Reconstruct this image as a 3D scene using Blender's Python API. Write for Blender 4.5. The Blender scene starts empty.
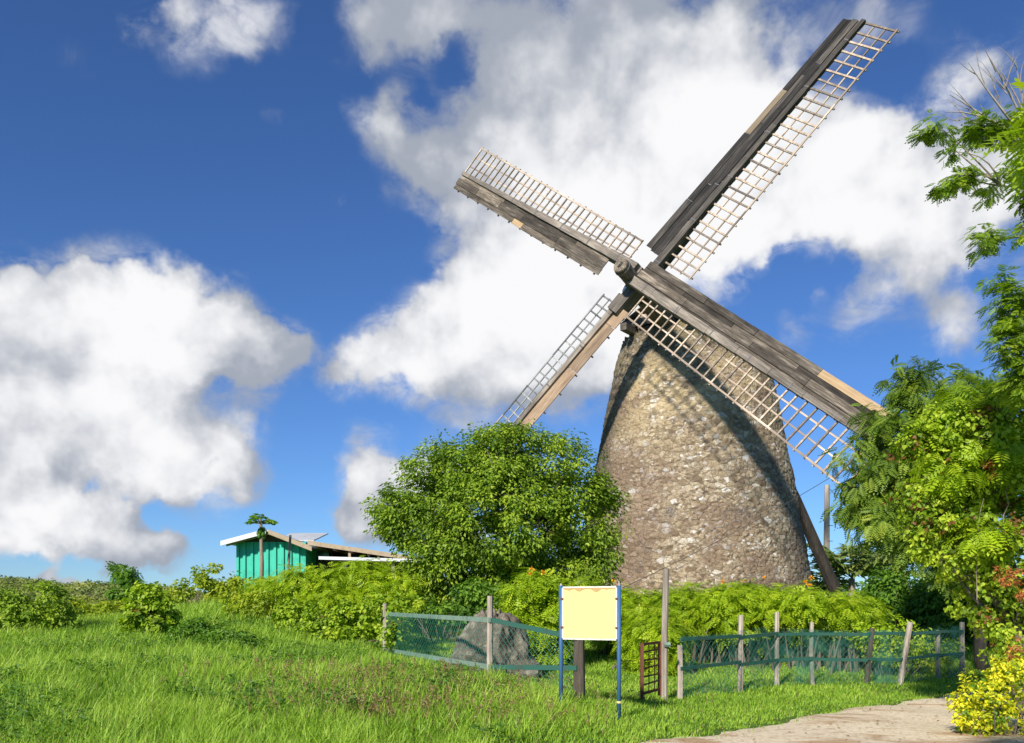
import bpy, math, random
import numpy as np
from mathutils import Matrix, Vector, noise as mnoise

rng = np.random.default_rng(11)
random.seed(5)
R = math.radians
sc = bpy.context.scene
col = sc.collection

# ------------------------------------------------------------------ camera
FPX, HOR, EYE = 850.0, 605.0, 1.6
cam_d = bpy.data.cameras.new("camera")
cam = bpy.data.objects.new("camera", cam_d)
col.objects.link(cam)
cam.location = (0, 0, EYE)
cam.rotation_euler = (R(90), 0, 0)
cam_d.sensor_width = 36.0
cam_d.lens = FPX / 1024 * 36
cam_d.shift_y = (HOR - 371.5) / 1024
cam_d.clip_start = 0.05
cam_d.clip_end = 2000
sc.camera = cam

def at(px, py, Y):
    """A point of the place, from where it is seen and how far away it stands."""
    return np.array([(px - 512) / FPX * Y, Y, EYE + (HOR - py) / FPX * Y])

# ------------------------------------------------------------------ sun, sky, exposure
SUN_EL, SUN_AZ = R(33), R(27)          # the sun stands behind the camera, 27 degrees to its left
sd = bpy.data.lights.new("sun", 'SUN')
sun = bpy.data.objects.new("sun", sd)
col.objects.link(sun)
to_sun = Vector((-math.sin(SUN_AZ) * math.cos(SUN_EL), -math.cos(SUN_AZ) * math.cos(SUN_EL), math.sin(SUN_EL)))
sun.rotation_euler = to_sun.to_track_quat('Z', 'Y').to_euler()
sun.location = (-10, -30, 40)
sd.energy = 4.9
sd.angle = R(3.2)
sd.color = (1.0, 0.95, 0.86)

sc.view_settings.view_transform = 'Standard'
sc.view_settings.look = 'None'
sc.view_settings.exposure = 0.32
sc.view_settings.gamma = 1.0
sc.view_settings.use_curve_mapping = False
sc.cycles.max_bounces = 8
sc.cycles.transparent_max_bounces = 8
sc.cycles.use_denoising = True

world = bpy.data.worlds.new("World")
sc.world = world
world.use_nodes = True
wt = world.node_tree
wt.nodes.clear()
W = wt.nodes.new
L = wt.links.new
def wmath(op, a, b=None, c=None, clamp=False):
    m = W('ShaderNodeMath'); m.operation = op; m.use_clamp = clamp
    for i, v in enumerate((a, b, c)):
        if v is None: continue
        if isinstance(v, (int, float)): m.inputs[i].default_value = v
        else: L(v, m.inputs[i])
    return m.outputs[0]
def wmap(v, a, b, c, d, smooth=True):
    m = W('ShaderNodeMapRange'); m.interpolation_type = 'SMOOTHSTEP' if smooth else 'LINEAR'
    L(v, m.inputs['Value'])
    for k, x in zip(('From Min', 'From Max', 'To Min', 'To Max'), (a, b, c, d)): m.inputs[k].default_value = x
    return m.outputs['Result']
def wnoise(vec, scale, detail, rough=0.55, dist=0.0):
    n = W('ShaderNodeTexNoise'); L(vec, n.inputs['Vector'])
    n.inputs['Scale'].default_value = scale; n.inputs['Detail'].default_value = detail
    n.inputs['Roughness'].default_value = rough; n.inputs['Distortion'].default_value = dist
    return n
def wvec(op, a, b=None, s=None):
    m = W('ShaderNodeVectorMath'); m.operation = op
    L(a, m.inputs[0])
    if b is not None:
        if isinstance(b, (tuple, list)): m.inputs[1].default_value = b
        else: L(b, m.inputs[1])
    if s is not None: m.inputs['Scale'].default_value = s
    return m

sky = W('ShaderNodeTexSky'); sky.sky_type = 'NISHITA'; sky.sun_disc = False
sky.sun_elevation = SUN_EL; sky.sun_rotation = math.atan2(to_sun.x, to_sun.y)
sky.air_density = 1.0; sky.dust_density = 0.0; sky.ozone_density = 4.0; sky.altitude = 400
tc = W('ShaderNodeTexCoord')
D0 = wvec('NORMALIZE', tc.outputs['Generated']).outputs[0]
wn = wnoise(D0, 5.0, 3)
warp = wvec('SUBTRACT', wn.outputs['Color'], (0.5, 0.5, 0.5)).outputs[0]
warp2 = wvec('SUBTRACT', wnoise(D0, 16.0, 4, 0.6).outputs['Color'], (0.5, 0.5, 0.5)).outputs[0]
D = wvec('ADD', wvec('ADD', D0, wvec('SCALE', warp, s=0.07).outputs[0]).outputs[0], wvec('SCALE', warp2, s=0.06).outputs[0]).outputs[0]
# cumulus banks by direction (seen-at x, y, angular size in the same units, weight)
CLOUDS = [
 (10,330,60,1),(70,335,58,1),(130,335,62,1.1),(165,335,48,1),(200,345,48,.9),(235,330,34,.75),(262,350,34,.8),(292,350,26,.75),(262,385,26,.5),(-70,360,110,1),(15,290,18,.8),(75,292,20,.8),(120,290,16,.6),(222,318,18,.5),
 (40,400,75,1),(120,400,60,1),(175,445,44,.9),(215,475,38,.85),(250,482,22,.7),(130,450,44,.7),(180,490,34,.7),
 (25,480,42,.9),(40,515,42,.95),(95,515,44,.9),(145,535,34,.85),(172,545,22,.7),(-20,510,45,.9),(205,545,14,.35),(190,575,10,.3),
 (42,574,15,1.1),(72,579,11,.9),(15,579,11,.8),(225,383,9,-.45),(121,441,9,-.6),(85,470,12,-.65),(112,476,10,-.5),(30,556,12,-.6),(90,562,14,-.6),(150,568,14,-.5),(213,463,9,-.8),(232,425,34,.8),(225,450,22,.5),(158,503,18,-1.0),(122,492,10,-.5),(185,515,16,-.6),(200,300,14,-.4),(65,552,14,-.5),
 (375,130,28,.85),(395,110,22,.6),(415,165,36,.9),(450,190,34,.8),(470,130,46,.8),(540,120,60,.9),(610,130,70,1),(690,150,80,1.1),(780,160,75,1.1),(860,165,55,1),(930,180,62,1),(990,190,50,.9),(1020,150,50,.7),
 (520,220,65,1),(600,220,70,1.1),(550,300,70,1),(490,290,52,1),(440,310,40,.95),(405,345,40,1),(360,365,32,.95),(330,370,18,.6),(440,375,42,1),(500,385,42,1),(560,375,48,.95),(610,360,40,.8),(620,300,60,.9),
 (700,250,60,1),(760,220,50,.8),(820,215,50,.8),(890,240,46,.85),(860,310,30,.6),(915,290,34,.7),(950,320,24,.45),(800,335,20,.4),(780,315,14,.25),(850,340,18,.3),(730,290,24,.5),(940,250,26,.7),
 (785,292,24,-.45),(835,272,18,-.4),(755,300,14,-.3),(812,300,10,.35),(770,272,9,.3),(905,50,40,-.35),(645,68,20,-.45),(457,70,20,-.5),(430,105,14,-.5),(335,40,30,-.3),
 (375,462,28,.8),(350,490,20,.8),(345,520,24,.85),(375,535,34,.9),(400,500,40,.9),(430,480,40,.8),(470,520,50,.7),(328,520,10,.3),
 (190,15,34,.55),(230,15,38,.6),(250,40,26,.45),(190,55,30,.45),(150,25,22,.35),(285,28,20,.35),(80,50,22,.22),(280,128,10,.25),(160,45,16,.3),
 (370,15,34,.45),(420,25,42,.55),(480,30,42,.6),(540,45,48,.65),(600,35,48,.65),(670,55,50,.7),(720,80,50,.8),(740,25,40,.6),(800,30,34,.5),(850,15,30,.4),(900,10,36,.45),(940,50,28,.35),(970,80,34,.55),(1000,60,34,.4),(345,60,16,.3),
 (920,375,22,.35),(955,395,24,.3),(620,-60,120,.6),(400,-70,90,.5),(1150,250,140,.9),(1300,420,140,.9),(-250,300,160,.9),(-350,150,120,.7),(1400,100,160,.7),
]
acc = None
for (px, py, r, w) in CLOUDS:
    v = Vector(((px - 512) / FPX, 1, (HOR - py) / FPX)); ln = v.length; v.normalize()
    dist = wvec('DISTANCE', D, tuple(v)).outputs['Value']
    f = wmap(dist, 0.0, r / FPX / ln * 1.62, w, 0.0)
    acc = f if acc is None else wmath('ADD', acc, f)
acc = wmath('MAXIMUM', wmath('MINIMUM', acc, 1.3), -0.4)
n1 = wnoise(D0, 9.5, 9, 0.58, 0.1).outputs['Fac']
n2 = wnoise(D0, 2.6, 4, 0.5).outputs['Fac']
dens = wmath('ADD', acc, wmath('MULTIPLY', wmath('SUBTRACT', n1, 0.5), 2.1))
dens = wmath('ADD', dens, wmath('MULTIPLY', wmath('SUBTRACT', n2, 0.5), 0.5))
alpha = wmap(dens, 0.30, 0.90, 0.0, 1.0)
# thin torn veil round and between the banks
vn = wnoise(wvec('MULTIPLY', D0, (1.0, 1.0, 1.8)).outputs[0], 13.0, 8, 0.62, 0.6).outputs['Fac']
veil = wmath('MULTIPLY', wmap(acc, 0.02, 0.6, 0.0, 1.0), wmap(vn, 0.36, 0.70, 0.0, 0.8))
alpha = wmath('MAXIMUM', alpha, veil)
# relief: the same noise a little nearer to the sun tells whether a billow faces it
Dl = wvec('ADD', D0, (-0.012, 0.0, 0.03)).outputs[0]
n1l = wnoise(Dl, 11.0, 4, 0.5, 0.1).outputs['Fac']
n3 = wnoise(D0, 4.2, 3, 0.5).outputs['Fac']
relief = wmath('MULTIPLY', wmath('SUBTRACT', wnoise(D0, 11.0, 4, 0.5, 0.1).outputs['Fac'], n1l), 1.0)
thick = wmap(dens, 0.6, 1.75, 0.0, 1.0)
bright = wmath('ADD', wmath('ADD', 0.50, relief), wmath('MULTIPLY', thick, 0.26))
bright = wmath('ADD', bright, wmath('MULTIPLY', wmath('SUBTRACT', n3, 0.5), 0.55))
for (px, py, r, w) in [(130, 318, 75, .26), (60, 500, 60, .16), (650, 190, 150, .24), (850, 200, 120, .22), (440, 350, 80, .16), (560, 300, 90, .2), (200, 20, 60, .05), (50, 420, 60, -.12), (270, 345, 60, -.16), (600, 30, 130, -.20), (420, 40, 100, -.16), (880, 310, 70, -.14), (480, 400, 60, -.10), (140, 545, 50, -.12), (370, 520, 60, -.04)]:
    v = Vector(((px - 512) / FPX, 1, (HOR - py) / FPX)); ln = v.length; v.normalize()
    bright = wmath('ADD', bright, wmap(wvec('DISTANCE', D, tuple(v)).outputs['Value'], 0.0, r / FPX / ln * 1.6, w, 0.0))
bright = wmath('MAXIMUM', wmath('MINIMUM', bright, 0.97), 0.30)
ccol = W('ShaderNodeMix'); ccol.data_type = 'RGBA'
L(wmap(bright, 0.35, 0.9, 0, 1), ccol.inputs['Factor'])
ccol.inputs['A'].default_value = (0.30, 0.33, 0.39, 1)
ccol.inputs['B'].default_value = (0.77, 0.77, 0.78, 1)
SKYS = 0.10
inv = W('ShaderNodeVectorMath'); inv.operation = 'SCALE'; L(ccol.outputs['Result'], inv.inputs[0]); inv.inputs['Scale'].default_value = 1 / SKYS
tintn = W('ShaderNodeMix'); tintn.data_type = 'RGBA'; tintn.blend_type = 'MULTIPLY'; tintn.inputs['Factor'].default_value = 1
gm = W('ShaderNodeGamma'); L(sky.outputs[0], gm.inputs[0]); gm.inputs[1].default_value = 1.0; L(gm.outputs[0], tintn.inputs['A']); tintn.inputs['B'].default_value = (0.46, 0.66, 0.95, 1)
mixc = W('ShaderNodeMix'); mixc.data_type = 'RGBA'
L(alpha, mixc.inputs['Factor']); L(tintn.outputs['Result'], mixc.inputs['A']); L(inv.outputs[0], mixc.inputs['B'])
bg = W('ShaderNodeBackground'); bg.inputs['Strength'].default_value = SKYS
L(mixc.outputs['Result'], bg.inputs['Color'])
wo = W('ShaderNodeOutputWorld'); L(bg.outputs[0], wo.inputs['Surface'])

# ------------------------------------------------------------------ helpers: objects
def link(name, data, parent=None, mat=None, loc=None):
    o = bpy.data.objects.new(name, data)
    col.objects.link(o)
    if parent is not None: o.parent = parent
    if mat is not None:
        for m in (mat if isinstance(mat, (list, tuple)) else (mat,)): data.materials.append(m)
    if loc is not None: o.location = loc
    return o
def tag(o, label=None, cat=None, group=None, kind=None):
    if label: o['label'] = label
    if cat: o['category'] = cat
    if group: o['group'] = group
    if kind: o['kind'] = kind
    return o
def thing(name, loc, label, cat, group=None, rz=0):
    o = bpy.data.objects.new(name, None)
    col.objects.link(o)
    o.location = [float(c) for c in loc]; o.rotation_euler = (0, 0, rz); o.empty_display_size = 0.2
    return tag(o, label, cat, group)

def mesh_np(name, V, F, mat, parent=None, tint=None, smooth=False, origin=None):
    """V (n,3); F (m,3) or (m,4) or a list of such arrays; tint one number per vertex."""
    V = np.asarray(V, dtype=np.float32)
    if origin is not None: V = V - np.asarray(origin, dtype=np.float32)
    Fs = F if isinstance(F, list) else [F]
    me = bpy.data.meshes.new(name)
    me.vertices.add(len(V)); me.vertices.foreach_set('co', V.ravel())
    nl = sum(f.size for f in Fs); npoly = sum(len(f) for f in Fs)
    me.loops.add(nl); me.polygons.add(npoly)
    me.loops.foreach_set('vertex_index', np.concatenate([f.ravel() for f in Fs]).astype(np.int32))
    tot = np.concatenate([np.full(len(f), f.shape[1]) for f in Fs]).astype(np.int32)
    me.polygons.foreach_set('loop_start', (np.cumsum(tot) - tot).astype(np.int32))
    try: me.polygons.foreach_set('loop_total', tot)
    except Exception: pass
    me.polygons.foreach_set('use_smooth', np.full(npoly, smooth))
    if tint is not None:
        a = me.attributes.new('tint', 'FLOAT', 'POINT'); a.data.foreach_set('value', np.asarray(tint, dtype=np.float32))
    me.update(); me.validate()
    return link(name, me, parent, mat)

class MB:
    """collects boxes and tubes, builds ONE mesh"""
    def __init__(s): s.V = []; s.Q = []; s.T = []; s.t = []; s.n = 0
    def add(s, V, Q=None, T=None, tint=0.5):
        V = np.asarray(V, float)
        if Q is not None and len(Q): s.Q.append(np.asarray(Q) + s.n)
        if T is not None and len(T): s.T.append(np.asarray(T) + s.n)
        s.V.append(V); s.t.append(np.full(len(V), tint) if np.isscalar(tint) else np.asarray(tint)); s.n += len(V)
    def box(s, c, half, ax=None, tint=0.5, jit=0.0):
        A = np.eye(3) if ax is None else np.asarray(ax)      # rows are axes
        sg = np.array([[x, y, z] for z in (-1, 1) for y in (-1, 1) for x in (-1, 1)], float)
        P = sg * np.asarray(half)
        if jit: P = P + rng.normal(0, jit, P.shape)
        s.add(np.asarray(c) + P @ A, [[0, 2, 3, 1], [4, 5, 7, 6], [0, 1, 5, 4], [2, 6, 7, 3], [0, 4, 6, 2], [1, 3, 7, 5]], tint=tint)
    def bar(s, p, q, w, h, up=(0, 0, 1), tint=0.5, jit=0.0):
        p = np.asarray(p, float); q = np.asarray(q, float); d = q - p; l = np.linalg.norm(d); d = d / l
        up = np.asarray(up, float)
        sd_ = np.cross(up, d); sd_ /= np.linalg.norm(sd_) + 1e-9; u2 = np.cross(d, sd_)
        s.box((p + q) / 2, (l / 2, w / 2, h / 2), (d, sd_, u2), tint, jit)
    def tube(s, P, r, sides=6, tint=0.5, cap=True):
        P = np.asarray(P, float); n = len(P); r = np.broadcast_to(r, (n,))
        T = np.gradient(P, axis=0); T /= np.linalg.norm(T, axis=1)[:, None] + 1e-9
        ref = np.array([0.31, 0.77, 0.55]) if abs(T[0] @ np.array([0.31, 0.77, 0.55])) < .9 else np.array([1., 0, 0])
        a = np.cross(T, ref); a /= np.linalg.norm(a, axis=1)[:, None] + 1e-9; b = np.cross(T, a)
        th = np.arange(sides) / sides * 2 * np.pi
        V = (P[:, None] + (a[:, None] * np.cos(th)[None, :, None] + b[:, None] * np.sin(th)[None, :, None]) * r[:, None, None]).reshape(-1, 3)
        i = np.arange(n - 1)[:, None] * sides; j = np.arange(sides)[None]; k = (j + 1) % sides
        Q = np.stack([i + j, i + k, i + sides + k, i + sides + j], -1).reshape(-1, 4)
        T3 = []
        if cap:
            V = np.vstack([V, P[:1], P[-1:]]); c0, c1 = n * sides, n * sides + 1
            for x in range(sides):
                y = (x + 1) % sides
                T3.append([c0, y, x]); T3.append([c1, (n - 1) * sides + x, (n - 1) * sides + y])
        s.add(V, Q, T3, tint)
    def build(s, name, mat, parent=None, smooth=False, origin=None):
        F = []
        if s.Q: F.append(np.concatenate(s.Q))
        if s.T: F.append(np.concatenate(s.T))
        return mesh_np(name, np.concatenate(s.V), F, mat, parent, np.concatenate(s.t), smooth, origin)

# leaf templates: y runs along the leaf, z is its face
def leaf_t(w=.36, fold=.12):
    return np.array([[0, 0, 0], [-w, .45, fold], [0, 1, -.04], [w, .45, fold]]), np.array([[0, 2, 1], [0, 3, 2]])
def heart_t():
    return (np.array([[0, 0, 0], [-.42, .12, .1], [-.38, .5, .08], [0, 1, -.06], [.38, .5, .08], [.42, .12, .1]]),
            np.array([[0, 2, 1], [0, 3, 2], [0, 4, 3], [0, 5, 4]]))
def sprig_t(pairs=7, lw=.16, ll=.42, droop=.35):
    V, F = [], []
    for i in range(pairs + 1):
        t = (i + .5) / (pairs + .6); c = np.array([0, t, -droop * t * t])
        l = ll * (1 - .45 * abs(t - .45) * 2)
        for sgn in ((-1, 1) if i < pairs else (0,)):
            dr = np.array([sgn * .92, .42 if sgn else 1, -.12]); dr /= np.linalg.norm(dr)
            sd_ = np.array([-dr[1], dr[0], 0]); b = len(V); w = lw * .55
            V += [c, c + dr * l * .5 + sd_ * w / 1.0 * .5, c + dr * l, c + dr * l * .5 - sd_ * w * .5]
            F += [[b, b + 1, b + 2], [b, b + 2, b + 3]]
    b = len(V); V += [np.array([-.012, 0, 0]), np.array([.012, 0, 0]), np.array([0, 1, -droop])]; F += [[b, b + 1, b + 2]]
    return np.array(V), np.array(F)
def blade_t(bend=.45):
    return (np.array([[-.5, 0, 0], [.5, 0, 0], [-.42, .12 * bend, .5], [.42, .12 * bend, .5], [0, bend, 1.]]),
            np.array([[0, 1, 3], [0, 3, 2], [2, 3, 4]]))

def unit(a): return a / (np.linalg.norm(a, axis=-1, keepdims=True) + 1e-9)
def frames(nrm, along):
    n = unit(nrm); y = along - n * np.sum(n * along, -1, keepdims=True); y = unit(y)
    x = np.cross(y, n)
    return np.stack([x, y, n], 1)            # rows
def scatter(tmpl, pos, fr, scale, tint):
    V, F = tmpl; N = len(pos)
    sc_ = np.asarray(scale); sc_ = sc_[:, None, None] if sc_.ndim == 1 else sc_[:, None, :]
    P = np.einsum('nkj,nji->nki', np.broadcast_to(V[None], (N,) + V.shape) * sc_, fr) + pos[:, None]
    Fa = (F[None] + (np.arange(N) * len(V))[:, None, None]).reshape(-1, F.shape[1])
    return P.reshape(-1, 3), Fa, np.repeat(tint, len(V))

def clump_leaves(blobs, n_leaf, size, tmpl, clump_r=.35, shell=.55, per=45, up=.6, droop=.3, tvar=.22, sparse=0.0, core=.15):
    """blobs: (x,y,z, rx,ry,rz). Leaves gather in clumps, clumps mostly near the blob's surface."""
    blobs = np.asarray(blobs, float)
    vol = np.prod(blobs[:, 3:], axis=1) ** (2 / 3); p = vol / vol.sum()
    nc = max(3, n_leaf // per)
    bi = rng.choice(len(blobs), nc, p=p); B = blobs[bi]
    d = unit(rng.normal(size=(nc, 3))); rr = np.where(rng.random(nc) < core, rng.random(nc) * shell, shell + (1 - shell) * rng.random(nc) ** .6)
    C = B[:, :3] + d * rr[:, None] * B[:, 3:]
    ct = rng.normal(0, tvar * .7, nc); cr = clump_r * rng.uniform(.55, 1.35, nc)
    k = rng.integers(0, nc, n_leaf)
    dl = unit(rng.normal(size=(n_leaf, 3))); rl = rng.random(n_leaf) ** .45
    off = dl * rl[:, None] * cr[k][:, None]; off[:, 2] *= .75
    pos = C[k] + off
    outw = unit(pos - B[k][:, :3])
    nrm = unit(outw * .5 + dl * .4 + np.array([0, 0, up]) + rng.normal(0, .45, (n_leaf, 3)))
    along = unit(outw * .6 + dl * .7 + rng.normal(0, .5, (n_leaf, 3)) + np.array([0, 0, -droop]))
    tint = np.clip(.5 + ct[k] + rng.normal(0, tvar * .6, n_leaf), 0, 1)
    return scatter(tmpl, pos, frames(nrm, along), size * rng.uniform(.6, 1.3, n_leaf), tint), C

def limbs(base, targets, r0, mb, tint=.5, sag=.12, sides=6, fork=None):
    base = np.asarray(base, float)
    for t in targets:
        t = np.asarray(t, float); k = 6; s_ = np.linspace(0, 1, k)[:, None]
        mid = (base + t) / 2 + rng.normal(0, np.linalg.norm(t - base) * sag, 3) + np.array([0, 0, .08]) * np.linalg.norm(t - base)
        P = (1 - s_) ** 2 * base + 2 * s_ * (1 - s_) * mid + s_ ** 2 * t
        mb.tube(P, r0 * (1 - .86 * s_[:, 0]), sides, tint, cap=False)

# ------------------------------------------------------------------ helpers: materials
class N:
    def __init__(s, name):
        s.m = bpy.data.materials.new(name); s.m.use_nodes = True; s.t = s.m.node_tree; s.t.nodes.clear()
        s.out = s.t.nodes.new('ShaderNodeOutputMaterial')
    def n(s, typ, **kw):
        nd = s.t.nodes.new(typ)
        for k, v in kw.items(): setattr(nd, k, v)
        return nd
    def l(s, a, b): s.t.links.new(a, b)
    def put(s, nd, key, v):
        if isinstance(v, bpy.types.NodeSocket): s.l(v, nd.inputs[key])
        else: nd.inputs[key].default_value = v
    def coord(s, scale=(1, 1, 1), rot=(0, 0, 0)):
        t = s.n('ShaderNodeTexCoord'); mp = s.n('ShaderNodeMapping'); s.l(t.outputs['Object'], mp.inputs['Vector'])
        mp.inputs['Scale'].default_value = scale; mp.inputs['Rotation'].default_value = rot
        return mp.outputs[0]
    def noise(s, vec, scale, detail=4, rough=.55, dist=0.0, out='Fac'):
        nd = s.n('ShaderNodeTexNoise'); s.l(vec, nd.inputs['Vector'])
        for k, v in (('Scale', scale), ('Detail', detail), ('Roughness', rough), ('Distortion', dist)): nd.inputs[k].default_value = v
        return nd.outputs[out]
    def vor(s, vec, scale, feature='F1', out='Distance', rnd=1.0):
        nd = s.n('ShaderNodeTexVoronoi', feature=feature); s.l(vec, nd.inputs['Vector'])
        nd.inputs['Scale'].default_value = scale; nd.inputs['Randomness'].default_value = rnd
        return nd.outputs[out]
    def ramp(s, fac, stops):
        r = s.n('ShaderNodeValToRGB'); s.l(fac, r.inputs[0]); e = r.color_ramp.elements
        while len(e) < len(stops): e.new(.5)
        for i, (p, c) in enumerate(stops): e[i].position = p; e[i].color = tuple(c) + (1,)
        return r.outputs[0]
    def mix(s, f, a, b, blend='MIX'):
        m = s.n('ShaderNodeMix', data_type='RGBA', blend_type=blend)
        s.put(m, 'Factor', f)
        for k, v in (('A', a), ('B', b)):
            if isinstance(v, (tuple, list)): m.inputs[k].default_value = tuple(v) + (1,) if len(v) == 3 else v
            else: s.l(v, m.inputs[k])
        return m.outputs['Result']
    def rng(s, v, a, b, c=0., d=1., smooth=True):
        m = s.n('ShaderNodeMapRange', interpolation_type='SMOOTHSTEP' if smooth else 'LINEAR'); s.l(v, m.inputs['Value'])
        for k, x in zip(('From Min', 'From Max', 'To Min', 'To Max'), (a, b, c, d)): m.inputs[k].default_value = x
        return m.outputs['Result']
    def math(s, op, a, b=0.0, clamp=False):
        m = s.n('ShaderNodeMath', operation=op, use_clamp=clamp); s.put(m, 0, a); s.put(m, 1, b); return m.outputs[0]
    def attr(s, name='tint'):
        a = s.n('ShaderNodeAttribute'); a.attribute_name = name; return a.outputs['Fac']
    def bump(s, h, strength=.5, dist=.02, base=None):
        b = s.n('ShaderNodeBump'); s.l(h, b.inputs['Height']); b.inputs['Strength'].default_value = strength; b.inputs['Distance'].default_value = dist
        if base is not None: s.l(base, b.inputs['Normal'])
        return b.outputs[0]
    def finish(s, colr, rough=.85, nrm=None, metal=0., spec=.3):
        p = s.n('ShaderNodeBsdfPrincipled'); s.put(p, 'Base Color', tuple(colr) + (1,) if isinstance(colr, tuple) else colr)
        s.put(p, 'Roughness', rough); p.inputs['Metallic'].default_value = metal; p.inputs['Specular IOR Level'].default_value = spec
        if nrm is not None: s.l(nrm, p.inputs['Normal'])
        s.l(p.outputs[0], s.out.inputs['Surface']); return s.m

def foliage_mat(name, c0, c1, c2, trans=.35, rough=.5, spec=.35, dead=None):
    m = N(name); t = m.attr()
    stops = [(0.0, c0), (.5, c1), (1.0, c2)]
    if dead: stops = [(0.0, dead), (.04, dead), (.07, c0), (.5, c1), (1.0, c2)]
    c = m.ramp(t, stops)
    p = m.n('ShaderNodeBsdfPrincipled'); m.l(c, p.inputs['Base Color']); p.inputs['Roughness'].default_value = rough
    p.inputs['Specular IOR Level'].default_value = spec
    tr = m.n('ShaderNodeBsdfTranslucent')
    m.l(m.mix(1.0, c, (1.35, 1.5, .5), 'MULTIPLY'), tr.inputs['Color'])
    mx = m.n('ShaderNodeMixShader'); mx.inputs[0].default_value = trans
    m.l(p.outputs[0], mx.inputs[1]); m.l(tr.outputs[0], mx.inputs[2]); m.l(mx.outputs[0], m.out.inputs['Surface'])
    return m.m

M = {}
M['tree'] = foliage_mat('tree_leaves', (.07, .13, .012), (.22, .34, .024), (.44, .53, .045))
M['feather'] = foliage_mat('feather_leaves', (.08, .14, .02), (.18, .28, .03), (.36, .43, .05))
M['hedge'] = foliage_mat('flower_shrub_leaves', (.17, .27, .012), (.34, .47, .016), (.54, .62, .03))
M['vine'] = foliage_mat('vine_leaves', (.09, .16, .01), (.27, .40, .018), (.52, .60, .045), dead=(.22, .10, .03))
M['yvine'] = foliage_mat('yellow_green_leaves', (.15, .22, .015), (.29, .38, .02), (.50, .50, .03))
M['yellow'] = foliage_mat('golden_leaves', (.13, .26, .02), (.66, .64, .02), (.95, .82, .05))
M['bush'] = foliage_mat('bush_leaves', (.05, .12, .012), (.12, .25, .022), (.22, .37, .03))
M['scrub'] = foliage_mat('hill_scrub_leaves', (.10, .14, .035), (.20, .24, .05), (.32, .33, .06), trans=.2)
M['palm'] = foliage_mat('palm_leaves', (.08, .13, .03), (.20, .27, .06), (.38, .40, .12))
M['grass'] = foliage_mat('grass_blades', (.13, .25, .02), (.27, .44, .035), (.44, .58, .08), trans=.3, dead=(.34, .27, .10))
M['weed'] = foliage_mat('dry_weed', (.20, .12, .05), (.30, .20, .09), (.30, .30, .10), trans=.25)
M['petal_o'] = foliage_mat('orange_petals', (.85, .28, .02), (.9, .42, .02), (.9, .6, .04), trans=.2)

def bark_mat(name, c0, c1, sc_=(6, 6, 1.2)):
    m = N(name); v = m.coord(sc_); n = m.noise(v, 3.0, 6, .65)
    return m.finish(m.ramp(n, [(.3, c0), (.7, c1)]), .9, m.bump(n, .7, .02))
M['bark'] = bark_mat('bark', (.07, .055, .04), (.22, .18, .14))
M['palebark'] = bark_mat('pale_bark', (.16, .13, .09), (.36, .30, .22))
M['deadtwig'] = bark_mat('bare_twig', (.22, .19, .16), (.4, .35, .3))

def wood_mat(name, dark, mid, light, new=None, along=0):
    """weathered timber, grain along the local axis `along`"""
    m = N(name); s_ = [14, 14, 14]; s_[along] = .9
    v = m.coord(tuple(s_)); t = m.attr()
    g = m.noise(v, 1.6, 7, .7, .3)
    s2 = [3.2, 3.2, 3.2]; s2[along] = .7
    blot = m.noise(m.coord(tuple(s2)), 1.0, 5, .65)
    f = m.math('ADD', m.math('MULTIPLY', g, .55), m.math('MULTIPLY', blot, .45))
    c = m.ramp(f, [(.34, dark), (.5, mid), (.66, light)])
    c = m.mix(1.0, c, m.ramp(t, [(0, (.42, .41, .40)), (.3, (.95, .92, .88)), (.5, (1.7, 1.62, 1.5)), (1, (1.3, 1.25, 1.2))]), 'MULTIPLY')
    if new: c = m.mix(m.rng(t, .55, .95), c, m.ramp(g, [(.3, tuple(x * .6 for x in new)), (.65, new)]))
    return m.finish(c, .85, m.bump(g, .8, .015))
M['board'] = wood_mat('weathered_boards', (.022, .018, .015), (.095, .08, .064), (.29, .255, .21), (.52, .36, .20))
M['board_dark'] = wood_mat('dark_boards', (.016, .015, .015), (.048, .044, .041), (.15, .135, .12), (.36, .27, .17))
M['board_warm'] = wood_mat('warm_brown_boards', (.10, .07, .048), (.20, .145, .10), (.34, .27, .20), (.58, .38, .2))  # paler, warmer brown than the other sails' boards
M['whip'] = wood_mat('whip_timber', (.045, .04, .036), (.13, .115, .10), (.26, .23, .2))
M['whip_dark'] = wood_mat('dark_whip_timber', (.02, .018, .017), (.055, .05, .045), (.13, .12, .11))
M['lath'] = wood_mat('lattice_laths', (.13, .095, .07), (.30, .24, .19), (.52, .46, .39))
M['lath_grey'] = wood_mat('grey_lattice_laths', (.09, .095, .10), (.20, .21, .215), (.36, .37, .37))
M['post'] = wood_mat('grey_posts', (.08, .07, .06), (.24, .21, .18), (.42, .38, .33), along=2)
M['darkpole'] = wood_mat('dark_pole', (.02, .017, .014), (.065, .055, .045), (.16, .13, .11), along=2)

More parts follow.
